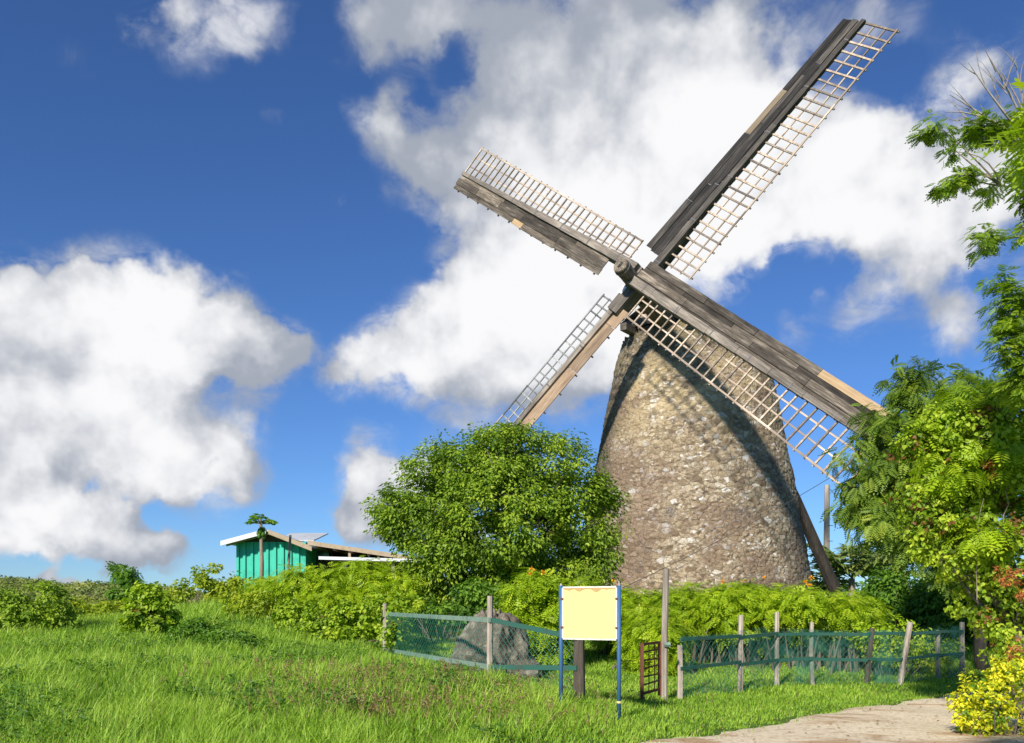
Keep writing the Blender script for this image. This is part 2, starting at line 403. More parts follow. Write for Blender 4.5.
def stone_mat():
    m = N('rubble_stone')
    v0 = m.coord()
    wv = m.n('ShaderNodeVectorMath', operation='ADD'); m.l(v0, wv.inputs[0])
    sub = m.n('ShaderNodeVectorMath', operation='SCALE'); m.l(m.noise(v0, 3.0, 5, out='Color'), sub.inputs[0]); sub.inputs['Scale'].default_value = .16
    m.l(sub.outputs[0], wv.inputs[1]); v = wv.outputs[0]
    mp = m.n('ShaderNodeMapping'); m.l(v, mp.inputs['Vector']); mp.inputs['Scale'].default_value = (1, 1, 1.45); v = mp.outputs[0]
    cell = m.vor(v, 3.9, out='Color'); edge = m.vor(v, 3.9, 'DISTANCE_TO_EDGE')
    cell2 = m.vor(v, 9.0, out='Color'); edge2 = m.vor(v, 9.0, 'DISTANCE_TO_EDGE')
    sep = m.n('ShaderNodeSeparateColor'); m.l(cell, sep.inputs[0])
    sep2 = m.n('ShaderNodeSeparateColor'); m.l(cell2, sep2.inputs[0])
    fine = m.noise(v0, 26, 6, .7)
    big = m.noise(v0, .5, 5, .6)
    stone = m.ramp(sep.outputs[0], [(0, (.21, .15, .085)), (.3, (.43, .33, .19)), (.7, (.60, .47, .28)), (.88, (.68, .57, .37)), (.94, (.88, .80, .62)), (1, (.92, .86, .72))])
    st2 = m.ramp(sep2.outputs[0], [(0, (.20, .14, .08)), (.5, (.53, .41, .24)), (.88, (.66, .54, .34)), (.95, (.92, .85, .70)), (1, (.95, .88, .75))])
    c = m.mix(m.rng(m.noise(v0, 1.6, 3), .42, .58), stone, st2)
    # the rose-brown patch half way up, and golden lime higher on the left
    c = m.mix(m.rng(big, .44, .60, 0, .65), c, (.28, .18, .11))
    mort = m.rng(edge, .0, .06, 1, 0); mort2 = m.rng(edge2, 0., .05, .6, 0)
    c = m.mix(m.math('MULTIPLY', mort, .65), c, (.20, .15, .09))
    c = m.mix(m.math('MULTIPLY', mort2, .5), c, (.25, .19, .115))
    c = m.mix(m.rng(fine, .32, .6, .6, 0), c, (.12, .09, .06))
    c = m.mix(m.rng(m.noise(v0, .9, 6, .65), .54, .66, 0, .5), c, (.12, .10, .085))
    c = m.mix(1.0, c, (.86, .87, .96), 'MULTIPLY')
    sx = m.n('ShaderNodeSeparateXYZ'); m.l(v0, sx.inputs[0])
    patch = m.noise(v0, 1.1, 7, .7)
    # golden lime
    goldm = m.math('MULTIPLY', m.rng(sx.outputs['Z'], 5.0, 8.5), m.rng(patch, .42, .6, 0, .55))
    c = m.mix(goldm, c, (.62, .48, .26))
    # lichen and sooty stains: under the rim and on the flank that faces the weather
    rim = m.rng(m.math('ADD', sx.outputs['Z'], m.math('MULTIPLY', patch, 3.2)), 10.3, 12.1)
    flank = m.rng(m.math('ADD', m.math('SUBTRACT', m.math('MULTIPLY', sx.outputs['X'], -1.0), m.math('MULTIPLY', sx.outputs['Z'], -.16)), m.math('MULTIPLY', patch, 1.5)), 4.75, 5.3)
    right = m.rng(m.math('ADD', m.math('ADD', sx.outputs['X'], m.math('MULTIPLY', sx.outputs['Z'], .22)), m.math('MULTIPLY', patch, 2.2)), 4.4, 5.9, 0, .75)  # ragged right-hand streak: stain, with the sail's shadow painted in
    soot_shade = m.math('MAXIMUM', m.math('MAXIMUM', rim, flank), right)
    c = m.mix(m.math('MULTIPLY', soot_shade, m.rng(fine, .3, .62, .95, .45)), c, m.ramp(patch, [(.4, (.05, .055, .045)), (.6, (.085, .085, .06))]))
    h = m.math('ADD', m.math('MULTIPLY', m.rng(edge, 0, .12), .6), m.math('MULTIPLY', fine, .55))
    h = m.math('ADD', h, m.math('MULTIPLY', m.rng(edge2, 0, .1), .3))
    return m.finish(c, .95, m.bump(h, .7, .045), spec=.1)
M['stone'] = stone_mat()

def rock_mat():
    m = N('boulder_rock'); v = m.coord(); n = m.noise(v, 3, 8, .65, .4); f = m.noise(v, 14, 6, .7)
    c = m.ramp(n, [(.34, (.055, .045, .030)), (.5, (.20, .165, .115)), (.66, (.42, .36, .27))])
    c = m.mix(m.rng(f, .45, .6, .6, 0), c, (.10, .09, .08))
    return m.finish(c, .95, m.bump(m.math('ADD', n, m.math('MULTIPLY', f, .5)), 1, .06), spec=.1)
M['rock'] = rock_mat()

def ground_mat():
    m = N('meadow_soil'); v = m.coord(); n = m.noise(v, .35, 6, .6); f = m.noise(v, 9, 6, .7)
    c = m.ramp(f, [(.3, (.05, .075, .018)), (.5, (.09, .16, .025)), (.7, (.15, .22, .04))])
    c = m.mix(m.rng(n, .4, .65, 0, .6), c, (.12, .19, .03))
    return m.finish(c, .95, m.bump(f, .8, .06), spec=.1)
M['ground'] = ground_mat()
def hill_mat():
    m = N('scrub_hill'); v = m.coord(); n = m.noise(v, .25, 6, .65); f = m.noise(v, 1.4, 6, .7)
    c = m.ramp(f, [(.3, (.07, .10, .025)), (.5, (.15, .20, .04)), (.7, (.24, .27, .06))])
    c = m.mix(m.rng(n, .45, .62, 0, .7), c, (.19, .15, .08))
    return m.finish(c, .95, m.bump(f, 1, .4), spec=.1)
M['hill'] = hill_mat()
def road_mat():
    m = N('dirt_road'); v = m.coord(); f = m.noise(v, 18, 7, .7); n = m.noise(m.coord((.7, 1.8, 1), (0, 0, R(-40))), .9, 6, .65, .5)
    g = m.vor(v, 42)
    c = m.ramp(f, [(.3, (.50, .39, .25)), (.5, (.72, .59, .40)), (.7, (.84, .73, .54))])
    c = m.mix(m.rng(n, .52, .62, 0, .75), c, (.40, .23, .11))
    c = m.mix(m.rng(m.noise(v, 5.5, 5, .7), .56, .66, 0, .6), c, (.26, .15, .07))
    c = m.mix(m.rng(m.noise(m.coord((.3, 2.2, 1), (0, 0, R(-40))), 1.3, 4), .55, .7, 0, .5), c, (.75, .66, .50))
    return m.finish(c, .95, m.bump(m.math('ADD', f, m.math('MULTIPLY', g, .4)), .8, .02), spec=.1)
M['road'] = road_mat()

def paint_mat(name, c, rough=.55, dirt=(.25, .2, .14), amt=.5, metal=0., sc_=3.0, th=(.48, .7)):
    m = N(name); v = m.coord(); n = m.noise(v, sc_, 6, .7); f = m.noise(v, 25, 4, .6)
    cc = m.mix(m.rng(n, th[0], th[1], 0, amt), tuple(c), dirt)
    return m.finish(cc, rough, m.bump(f, .15, .005), metal=metal)
M['sign'] = paint_mat('cream_sign_face', (.82, .66, .25), .5, (.74, .60, .28), .35)
M['signframe'] = paint_mat('white_sign_frame', (.80, .77, .66), .5, (.35, .25, .12), .6, sc_=14)
M['signpaper'] = paint_mat('torn_tan_edge', (.50, .33, .14), .8, (.40, .26, .12), .6, sc_=20)
M['blue'] = paint_mat('blue_post_paint', (.045, .13, .27), .5, (.10, .08, .07), .6, sc_=8)
M['teal'] = paint_mat('teal_wire', (.035, .20, .145), .5, (.16, .20, .15), .5)
M['rail'] = paint_mat('pale_green_rail', (.20, .29, .22), .75, (.12, .13, .09), .8, sc_=7)
M['railteal'] = paint_mat('teal_rail', (.03, .11, .08), .8, (.06, .07, .05), .8, sc_=6)
M['rust'] = paint_mat('rusty_iron', (.16, .055, .03), .8, (.05, .035, .03), .8, sc_=9)
M['wallgreen'] = paint_mat('green_wall_paint', (.05, .50, .35), .55, (.03, .25, .17), .5, sc_=2.2)
M['roofmetal'] = paint_mat('grey_roof_sheet', (.50, .52, .52), .45, (.30, .24, .18), .45, sc_=2)
M['fascia'] = paint_mat('white_fascia', (.72, .74, .76), .5, (.45, .40, .34), .5, sc_=6)
M['tanwood'] = paint_mat('tan_timber', (.42, .33, .22), .8, (.24, .18, .11), .6, sc_=7)
M['brownroof'] = paint_mat('old_roof_underside', (.20, .155, .11), .85, (.09, .07, .05), .7, sc_=4)
M['darkwall'] = paint_mat('brown_shed_boards', (.10, .08, .06), .9, (.05, .04, .03), .6, sc_=4)
M['iron'] = paint_mat('dull_iron', (.16, .15, .15), .5, (.12, .07, .05), .6, metal=.4, sc_=8)
M['cable'] = paint_mat('black_cable', (.05, .05, .05), .7)

def net_mat():
    m = N('green_netting'); v = m.coord(); n = m.noise(v, 2.2, 5, .6)
    p = m.n('ShaderNodeBsdfPrincipled'); m.l(m.ramp(n, [(.35, (.02, .10, .08)), (.65, (.04, .22, .16))]), p.inputs['Base Color']); p.inputs['Roughness'].default_value = .8
    tr = m.n('ShaderNodeBsdfTransparent'); mx = m.n('ShaderNodeMixShader')
    m.l(m.rng(n, .42, .62, .03, .36), mx.inputs[0]); m.l(tr.outputs[0], mx.inputs[1]); m.l(p.outputs[0], mx.inputs[2]); m.l(mx.outputs[0], m.out.inputs['Surface'])
    return m.m
M['net'] = net_mat()

# ------------------------------------------------------------------ terrain
CP = np.array([
 (0, 0, 0), (3, 5, 0), (-3, 5, .12), (6, 8, 0), (2, 10, .02), (4.2, 12.5, .02), (7.9, 15, .02), (12, 17, 0), (14, 8, 0), (8, 3, 0), (0, -15, 0), (20, -10, 0), (-20, -10, .3),
 (1.36, 11, .17), (2.41, 13.5, .03), (4.1, 15.2, .05), (7.6, 16.5, .05), (.94, 11.8, .26), (-.34, 13, .40), (-2.7, 18, .52), (0, 16.2, .25), (1.5, 19, .35),
 (-4.8, 8, .32), (-8, 8, .4), (-10, 16, .62), (-6, 13, .5), (-4, 16, .55), (-9.9, 22, 1.05), (-8.3, 25, 1.55), (-17, 22, .7), (-13, 28, .9), (-16, 32, .3), (-5, 24, 1.3), (-9, 32, 2.0), (-3, 32, 1.9), (0, 27, 1.2),
 (7.2, 33, 1.5), (3, 24, .7), (12, 28, .8), (8, 22, .4), (16, 25, .4), (20, 17, 0), (25, 30, .5), (11, 42, 1.6), (-10, 42, 1.6), (-25, 40, -.1), (-40, 70, -1.0), (0, 70, 1.0), (40, 70, 0),
 (-150, 200, 0), (150, 200, 0), (0, 300, 0), (-300, 0, 0), (300, 0, 0), (0, -300, 0), (-40, 10, .5), (40, 0, 0), (-300, 600, 0), (300, 600, 0)], float)
_d = np.linalg.norm(CP[:, None, :2] - CP[None, :, :2], axis=-1)
_w = np.linalg.solve(-_d + np.eye(len(CP)) * -.0 + np.eye(len(CP)) * 1e-6, CP[:, 2] - .3)
def gz(x, y):
    x = np.asarray(x, float); y = np.asarray(y, float); sh = x.shape
    P = np.stack([x.ravel(), y.ravel()], 1); out = np.empty(len(P))
    for i in range(0, len(P), 40000):
        q = P[i:i + 40000]; out[i:i + 40000] = -np.sqrt(((q[:, None] - CP[None, :, :2]) ** 2).sum(-1) + .4) @ _w + .3
    return (out + .02 * np.sin(P[:, 0] * 2.1 + P[:, 1]) * np.cos(P[:, 1] * 1.7)).reshape(sh)
def grid_axis(lo, hi, c0, c1, st):
    a = [c0]; s_ = st
    while a[-1] > lo: s_ *= 1.18; a.append(a[-1] - s_)
    b = [c1]; s_ = st
    while b[-1] < hi: s_ *= 1.18; b.append(b[-1] + s_)
    return np.array(a[::-1] + list(np.arange(c0 + st, c1, st)) + b)
xs = grid_axis(-600, 600, -16, 16, .3); ys = grid_axis(-200, 900, 4, 36, .3)
X, Y = np.meshgrid(xs, ys); Z = gz(X, Y)
nx, ny = len(xs), len(ys)
idx = (np.arange(ny - 1)[:, None] * nx + np.arange(nx - 1)[None]).ravel()
go = mesh_np('ground', np.stack([X, Y, Z], -1).reshape(-1, 3), np.stack([idx, idx + 1, idx + nx + 1, idx + nx], 1), M['ground'], smooth=True)
tag(go, kind='structure')

# road: its left edge as a polyline, 3.4 m wide
edgeL = np.array([(-7.5, 1.0), (-2.5, 6.0), (1.75, 9.75), (4.35, 12.35), (7.6, 15.0), (10.5, 16.4), (15, 17.4), (22, 18.0), (34, 18.4)])
def polyline(P, n):
    d = np.r_[0, np.cumsum(np.linalg.norm(np.diff(P, axis=0), axis=1))]; t = np.linspace(0, d[-1], n)
    Q = np.stack([np.interp(t, d, P[:, k]) for k in range(P.shape[1])], 1)
    for _ in range(12): Q[1:-1] = (Q[:-2] + Q[1:-1] * 2 + Q[2:]) / 4
    return Q
EL = polyline(edgeL, 200); tg = unit(np.gradient(EL, axis=0)); nr = np.stack([tg[:, 1], -tg[:, 0]], 1)
wob = .07 * np.sin(np.arange(200) * .33) + .05 * np.sin(np.arange(200) * .9 + 1) + rng.normal(0, .04, 200)
ws = np.linspace(0, 1, 15); RP = EL[:, None] + nr[:, None] * (ws[None, :, None] * 3.5 + wob[:, None, None] * (1 - 2 * ws[None, :, None]))
rz_ = gz(RP[..., 0], RP[..., 1]) + .03 + .012 * np.sin(RP[..., 0] * 3) * np.sin(RP[..., 1] * 2.3) - .04 * (np.abs(ws[None] - .5) > .47)
RV = np.concatenate([RP, rz_[..., None]], -1).reshape(-1, 3)
i = (np.arange(199)[:, None] * 15 + np.arange(14)[None]).ravel()
ro = mesh_np('road', RV, np.stack([i, i + 1, i + 16, i + 15], 1), M['road'], smooth=True); tag(ro, kind='structure')
def road_side(x, y):
    """signed distance left of the road's left edge; negative on the road"""
    P = np.stack([x, y], 1); out = np.empty(len(P))
    for a in range(0, len(P), 20000):
        q = P[a:a + 20000]; dd = ((q[:, None] - EL[None, ::2]) ** 2).sum(-1); k = dd.argmin(1)
        out[a:a + 20000] = -((q - EL[::2][k]) * nr[::2][k]).sum(1)
    return out

# far hill on the left
hx = np.linspace(-150, 20, 150); hy = np.linspace(75, 150, 60); HX, HY = np.meshgrid(hx, hy)
prof = np.interp(HX, [-150, -80, -56, -52, -46, -38, -33, -20, 20], [4.0, 4.4, 4.4, 3.6, 3.9, 3.1, 2.6, 1.6, 0])
ridge = np.exp(-((HY - 98) / 24) ** 2)
HZ = -3 + (prof + 3) * ridge
HZ += np.vectorize(lambda a, b: mnoise.noise(Vector((a * .22, b * .22, 3))) * .5 + mnoise.noise(Vector((a * .7, b * .7, 7))) * .25)(HX, HY) * np.minimum(1, ridge * 2)
i = (np.arange(59)[:, None] * 150 + np.arange(149)[None]).ravel()
ho = mesh_np('hill', np.stack([HX, HY, HZ], -1).reshape(-1, 3), np.stack([i, i + 1, i + 151, i + 150], 1), M['hill'], smooth=True); tag(ho, kind='structure')
hsel = np.flatnonzero((HX.ravel() < -22) & (HX.ravel() > -75) & (HY.ravel() < 106)); k = hsel[rng.integers(0, len(hsel), 30000)]; p = np.stack([HX.ravel()[k] + rng.normal(0, .5, 30000), HY.ravel()[k] + rng.normal(0, .5, 30000), HZ.ravel()[k] + rng.random(30000) * .25], 1)
keep = (p[:, 1] < 108) & (p[:, 2] > .2); p = p[keep]
cl = np.array([mnoise.noise(Vector(q * .25)) for q in p])
v_, f_, t_ = scatter(leaf_t(.45), p, frames(rng.normal(0, .6, p.shape) + [0, -.5, .8], rng.normal(0, 1, p.shape)), rng.uniform(.16, .40, len(p)), np.clip(.5 + cl * .8 + rng.normal(0, .15, len(p)), 0, 1))
tag(mesh_np('scrub', v_, f_, M['scrub'], tint=t_), 'dull green and brown scrub covering the far hill', 'scrub', kind='stuff')

# ------------------------------------------------------------------ windmill
TB = np.array([6.99, 33.2, 1.2])
mill = thing('windmill', TB, 'tall round rubble-stone windmill tower with four lattice and board sails', 'windmill')
prof_z = [-.4, 0, 1.0, 2.9, 5.8, 8.4, 9.8, 10.62]
prof_r = [4.66, 4.62, 4.48, 4.19, 3.68, 3.19, 2.90, 2.66]
NU, NV = 640, 260
th = np.arange(NU) / NU * 2 * np.pi; zz = np.linspace(-.4, 10.62, NV)
rr = np.interp(zz, prof_z, prof_r); rr = np.convolve(np.pad(rr, 12, mode='edge'), np.ones(25) / 25, 'valid')
rr[-14:] = np.interp(zz[-14:], prof_z, prof_r)
rad = np.empty((NV, NU))
for a in range(NV):
    for b in range(NU):
        c_, s_ = math.cos(th[b]), math.sin(th[b]); r_ = rr[a]
        q = Vector((c_ * r_ * 3.4, s_ * r_ * 3.4, zz[a] * 4.4))
        vd = mnoise.voronoi(q)[0]
        rad[a, b] = r_ + .05 * min(.7, (vd[1] - vd[0])) + .06 * mnoise.noise(q * .22) + .025 * mnoise.noise(q * 2.1)
lx = math.cos(3.9)
TV = np.stack([np.cos(th)[None] * rad, np.sin(th)[None] * rad, np.broadcast_to(zz[:, None], rad.shape) + 0], -1)
TV[-1, :, 2] += rng.normal(0, .05, NU)
# the wall head: a rim and an inner face
inner = TV[-1] * np.array([.80, .80, 1.0]); inner[:, 2] = 10.55; inner2 = inner.copy(); inner2[:, 2] = 8.0
allV = np.concatenate([TV.reshape(-1, 3), inner, inner2])
i = (np.arange(NV + 1)[:, None] * NU); j = np.arange(NU)[None]; k = (j + 1) % NU
Q = np.stack([i + j, i + k, i + NU + k, i + NU + j], -1).reshape(-1, 4)
mesh_np('tower', allV, Q, M['stone'], mill, smooth=False)

n_ = np.array([-.578, -.762, .294]); n_ /= np.linalg.norm(n_)
u_ = np.array([.6514, -.2134, .7281]); u_ -= n_ * (u_ @ n_); u_ /= np.linalg.norm(u_)
v__ = np.cross(n_, u_)
HUB = np.array([4.345, 29.42, 12.626])
def frame_obj(o, a, l, n, org):
    m = Matrix.Identity(4)
    for r_ in range(3):
        m[r_][0] = a[r_]; m[r_][1] = l[r_]; m[r_][2] = n[r_]; m[r_][3] = org[r_]
    o.matrix_local = m

# windshaft: local x runs forward out of the cap
mb = MB()
mb.tube([(-4.2, 0, 0), (-1.6, 0, 0), (-.55, 0, 0), (-.5, 0, 0)], [.36, .36, .38, .36], 14, .4)
mb.tube([(-.5, 0, 0), (.9, 0, 0), (.93, 0, 0), (1.22, 0, 0)], [.27, .27, .28, .27], 12, .3)
shaft = mb.build('windshaft', M['whip'], mill, smooth=False)
frame_obj(shaft, n_, u_, v__, HUB - TB)
mb = MB(); mb.tube([(1.215, 0, 0), (1.25, 0, 0)], [.27, .255], 12, .5)
mb.build('shaft_end', M['board'], shaft)
mb = MB(); mb.box((1.255, 0, 0), (.012, .10, .05), tint=.1); mb.box((1.262, .04, .0), (.01, .03, .035), tint=.6)
mb.build('slot', M['whip_dark'], shaft)
mb = MB()
for x in (1.08, .32, -.25): mb.tube([(x - .03, 0, 0), (x + .03, 0, 0)], .295, 14, .4)
mb.build('iron_band', M['iron'], shaft)

ARMS = {
 'A': dict(a=u_, l=v__, d=0.0, off=-.10, ang=0.0, R=10.5, r0=1.15, lat=(1.58, 1.38), r1=1.22, pl=(.98, .74), whip='whip_dark', board='board_dark', lath='lath', nb=4, new=[(3, 6.0, 7.7)], lab='dark boarded sail pointing up to the right'),
 'B': dict(a=v__, l=-u_, d=.5, off=-.32, ang=2.75, R=12.15, r0=.72, lat=(.92, 1.28), r1=1.4, pl=(.80, .70), whip='whip', board='board', lath='lath', nb=3, new=[(2, 6.6, 7.3)], lab='grey sail pointing up to the left'),
 'C': dict(a=-v__, l=u_, d=.5, off=-.03, ang=0.0, R=11.4, r0=1.1, lat=(1.08, 1.38), r1=.25, pl=(.80, .80), whip='whip', board='board', lath='lath', nb=4, new=[(3, 8.4, 11.5)], lab='grey sail crossing in front of the tower'),
 'D': dict(a=-u_, l=-v__, d=0.0, off=-.07, ang=0.0, R=10.5, r0=.9, lat=(.95, .95), r1=.85, pl=(.60, .60), whip='whip', board='board_warm', lath='lath_grey', nb=2, new=[(0, .8, 1.6), (1, .8, 1.6)], lab='pale brown sail pointing down to the left'),
}
for key, S in ARMS.items():
    RL = S['R']
    ang = R(S['ang']); a = S['a'] * math.cos(ang) + S['l'] * math.sin(ang); l = np.cross(n_, a)
    org = HUB + n_ * S['d'] + S['l'] * S['off'] - TB
    mb = MB()                                   # the whip, tapering outward, in overlapping timbers
    w0, w1 = (.30, .15) if key != 'D' else (.22, .14)
    P = np.linspace(.0, RL, 9)
    for q in range(8):
        w = w0 + (w1 - w0) * (q / 7)
        mb.box(((P[q] + P[q + 1]) / 2, -w * .12, .05), ((P[q + 1] - P[q]) / 2 - .002, w / 2, w * .42), tint=.35 + .2 * rng.random(), jit=.003)
    if key in 'BC':   # the stock doubles the whip near the shaft
        mb.box((1.6, -.02, -.12), (1.7, .15, .10), tint=.4, jit=.004)
    if key in 'AD':
        mb.box((1.0, -.02, -.14), (1.3, .14, .10), tint=.3, jit=.004)
    sail = mb.build('sail', M[S['whip']], mill)
    frame_obj(sail, a, l, n_, org); sail['label'] = S['lab']
    # lattice
    mb = MB(); r0, (l0, l1) = S['r0'], S['lat']
    latw = lambda r: l0 + (l1 - l0) * (r - r0) / (RL - r0)
    nbars = int(round((RL - r0) / {'A': .345, 'B': .40, 'C': .385, 'D': .34}[key]))
    for q in range(nbars + 1):
        r = r0 + (RL - .03 - r0) * q / nbars + rng.normal(0, .012); w = latw(r)
        sl = rng.normal(0, .012); sag = rng.normal(0, .012)
        mb.bar((r, .0, .0), (r + sl, -w - .05 - .03 * rng.random(), -.01 + sag), .056, .044, (0, 0, 1), tint=np.clip(rng.normal(.36, .16), .02, .6))
    for fr in (1 / 3, 2 / 3, 1.0):
        prev = None
        segs = np.linspace(r0 - .06, RL + .02, 8)
        for q in range(7):
            ra, rb = segs[q], segs[q + 1]
            mb.bar((ra, -latw(ra) * fr, -.032 if fr < 1 else .028), (rb, -latw(rb) * fr, -.032 if fr < 1 else .028), .05 if fr < 1 else .06, .03, (0, 0, 1), tint=np.clip(rng.normal(.50, .10) if key == 'C' else rng.normal(.42, .16), .02, .8))
    mb.build('sail_lattice', M[S['lath']], sail)
    # boards
    mb = MB(); r1, (p0, p1) = S['r1'], S['pl']; nb = S['nb']; hw = .02
    plw = lambda r: p0 + (p1 - p0) * (r - r1) / (RL - r1)
    for b in range(nb):
        r = r1 + (rng.uniform(-.03, .06) if b else 0)
        end = RL - rng.uniform(0, .12)
        new = [z for z in S['new'] if z[0] == b]
        while r < end - .05:
            seg = rng.uniform(1.6, 3.2); r2 = min(end, r + seg); tnt = float(np.clip(rng.normal(.26, .2), 0, .5))
            if new and r < new[0][1] - .02: r2 = min(r2, new[0][1])
            elif new and r < new[0][2] - .02: r2 = min(end, new[0][2]); tnt = .95 if key != 'A' else .8
            if key == 'D': tnt = .6 if r < 1.2 else rng.uniform(.35, .6)
            if end - r2 < .5: r2 = end
            ya0, ya1 = hw + (plw(r) - hw) * b / nb, hw + (plw(r) - hw) * (b + 1) / nb
            yb0, yb1 = hw + (plw(r2) - hw) * b / nb, hw + (plw(r2) - hw) * (b + 1) / nb
            zt = .04 + .03 * (b % 2) + rng.normal(0, .004); gap = rng.uniform(.001, .005)
            gap = gap - .02 * (b % 2); ys0, ys1 = ya0 + gap, ya1 - gap; yt0, yt1 = yb0 + gap, yb1 - gap
            if b == nb - 1:  # ragged outer edge
                e = rng.normal(0, .015); ys1 += e; yt1 += e
            V8 = [(r + .008, ys0, zt - .025), (r2 - .008, yt0, zt - .025), (r2 - .008, yt1, zt - .025), (r + .008, ys1, zt - .025),
                  (r + .008, ys0, zt), (r2 - .008, yt0, zt), (r2 - .008, yt1, zt), (r + .008, ys1, zt)]
            mb.add(V8, [[0, 3, 2, 1], [4, 5, 6, 7], [0, 1, 5, 4], [1, 2, 6, 5], [2, 3, 7, 6], [3, 0, 4, 7]], tint=tnt)
            r = r2
    # battens behind the boards whose ends peep out
    for r in np.arange(r1 + .25, RL - .1, .84):
        mb.bar((r, .02, -.02), (r, plw(r) + .035, -.02), .06, .05, (0, 0, 1), tint=.2)
    mb.build('sail_boards', M[S['board']], sail)
    # iron bolts and straps on the whip
    for r in np.arange(1.0, RL - .5, 1.75):
        wq = w0 + (w1 - w0) * min(1, math.floor(r / RL * 8) / 7)
        mb = MB(); mb.box((r, -wq * .12, .05), (.022, wq / 2 + .006, wq * .42 + .006), tint=.5)
        mb.build('iron_strap', M['iron'], sail)

# block where the rear stock crosses the shaft, with its bent metal plate
mb = MB(); mb.box((-.55, 0, -.02), (.62, .27, .26), tint=.35, jit=.01)
blk = mb.build('stock_block', M['whip'], mill); frame_obj(blk, u_, v__, n_, HUB - TB)
mb = MB(); mb.box((-.42, .20, .262), (.14, .10, .008), tint=.5); mb.box((-.30, .275, .16), (.1, .008, .09), tint=.5)
mb.build('metal_plate', M['fascia'], blk)
# cap: low timber house over the wall head, front turned with the shaft
fh = unit(np.array([n_[0], n_[1], 0])); sh_ = np.array([-fh[1], fh[0], 0])
mb = MB()
zc = 10.62
def cpt(f, s_, z): return fh * f + sh_ * s_ + np.array([0, 0, z])
for s_ in (-1.25, 1.25):
    mb.bar(cpt(3.1, s_, zc + .1), cpt(-2.6, s_, zc + .1), .26, .26, tint=.3)
mb.bar(cpt(2.3, -1.6, zc + .38), cpt(2.3, 1.6, zc + .38), .3, .28, tint=.35)
mb.bar(cpt(-2.3, -1.6, zc + .38), cpt(-2.3, 1.6, zc + .38), .26, .26, tint=.35)
capf = mb.build('cap_frame', M['whip'], mill)
mb = MB()
for sgn in (-1, 1):                       # boarded slopes
    for q in range(13):
        f0 = 2.3 - q * .36
        mb.bar(cpt(f0, sgn * 1.75, zc + .45), cpt(f0, .04 * sgn, zc + 1.35), .33, .035, cpt(0, sgn * .4, 1), tint=rng.uniform(.1, .5))
mb.build('cap_roof', M['board'], mill)
for side_ in (-1, 1):
    mb = MB()
    for q in range(3):
        s_ = side_ * (.62 + q * .345); hgt = 1.3 - abs(s_) * .5 - .1
        mb.bar(cpt(2.2, s_, zc + .2), cpt(2.2, s_, zc + hgt), .03, .345, sh_, tint=rng.uniform(.3, .95))
    mb.build('cap_front', M['lath'], mill)
# tail pole leaning down to the ground behind
mb = MB()
tp0, tp1 = at(745, 400, 36.2) - TB, at(842, 596, 36.5) - TB
mb.tube([tp0, (tp0 * .5 + tp1 * .5) + [.03, 0, .05], tp1 + [0, 0, -.4]], [.2, .24, .27], 8, .05)
mb.build('tail_pole', M['darkpole'], mill)

# ------------------------------------------------------------------ house
HY0 = 31.5
hx0, hx1 = at(237, 560, HY0)[0], at(306, 560, HY0)[0]
hb = 1.6
house = thing('house', (hx0, HY0, hb), 'small green-walled house with grey gable roof and long low lean-to', 'house')
HO = np.array([hx0, HY0, hb])
def hp(px, py, Y): return at(px, py, Y) - HO
wtop = hp(237, 542, HY0)[2]; ww = hx1 - hx0; rdg = hp(265, 531, HY0)
mb = MB()                               # front wall: vertical board ribs with a gable head, side walls
mb.box((ww / 2, 2.0, wtop / 2), (ww / 2, 2.0, wtop / 2), tint=.5)
nr_ = 9
wall = mb.build('wall', M['wallgreen'], house)
mb = MB()
for q in range(nr_ + 1):
    x = ww * q / nr_; mb.box((x + (.04 if q == 0 else -.04 if q == nr_ else 0), -.035, wtop / 2), (.045, .034, wtop / 2 - .01))
for q in range(8):
    mb.box((-.035, .2 + q * .5, wtop / 2), (.034, .045, wtop / 2 - .01))
mb.build('wall_batten', M['wallgreen'], wall)
mb = MB(); xr = rdg[0]; zr = rdg[2]
mb.add([(.05, .01, wtop), (ww - .05, .01, wtop), (xr, .01, zr - .05), (.05, .06, wtop), (ww - .05, .06, wtop), (xr, .06, zr - .05)], [[0, 1, 4, 3], [1, 2, 5, 4], [2, 0, 3, 5]], [[0, 2, 1], [3, 4, 5]])
mb.build('gable', M['darkwall'], house)
le = hp(221, 541.5, HY0 - .6); re_ = hp(312, 546.5, HY0 - .6); rf = hp(266, 529.5, HY0 - .6)
def slab(mb, p0, p1, y0, y1, th, tint=.5):
    a, b = np.array(p0, float), np.array(p1, float)
    V = []
    for y in (y0, y1):
        for p_ in (a, b):
            for z in (0, -th): V.append((p_[0], y, p_[2] + z))
    mb.add(V, [[0, 1, 3, 2], [4, 6, 7, 5], [0, 2, 6, 4], [1, 5, 7, 3], [0, 4, 5, 1], [2, 3, 7, 6]], tint=tint)
mb = MB(); slab(mb, le, rf, -.6, 4.6, .05); slab(mb, rf, re_, -.6, 4.6, .05)
roof = mb.build('roof', M['roofmetal'], house)
mb = MB(); slab(mb, le + [0, 0, .015], rf + [0, 0, .015], -.66, -.603, .17)
mb.build('fascia_board', M['fascia'], roof)
mb = MB(); slab(mb, rf + [.1, 0, .0], re_ + [0, 0, .0], -.66, -.603, .17); slab(mb, le + [.05, 0, -.055], rf + [0, 0, -.055], -.2, -.12, .09)
mb.build('barge_board', M['tanwood'], roof)
mb = MB()                               # bright sheet roof farther back
a, b = hp(283, 530.5, HY0 + 3.2), hp(322, 530.5, HY0 + 3.2)
V = [(a[0], 2.2, a[2] - .46), (b[0] - .1, 2.2, b[2] - .46), (b[0], 4.4, b[2]), (a[0], 4.4, a[2])]
V2 = [(x, y, z - .05) for x, y, z in V]
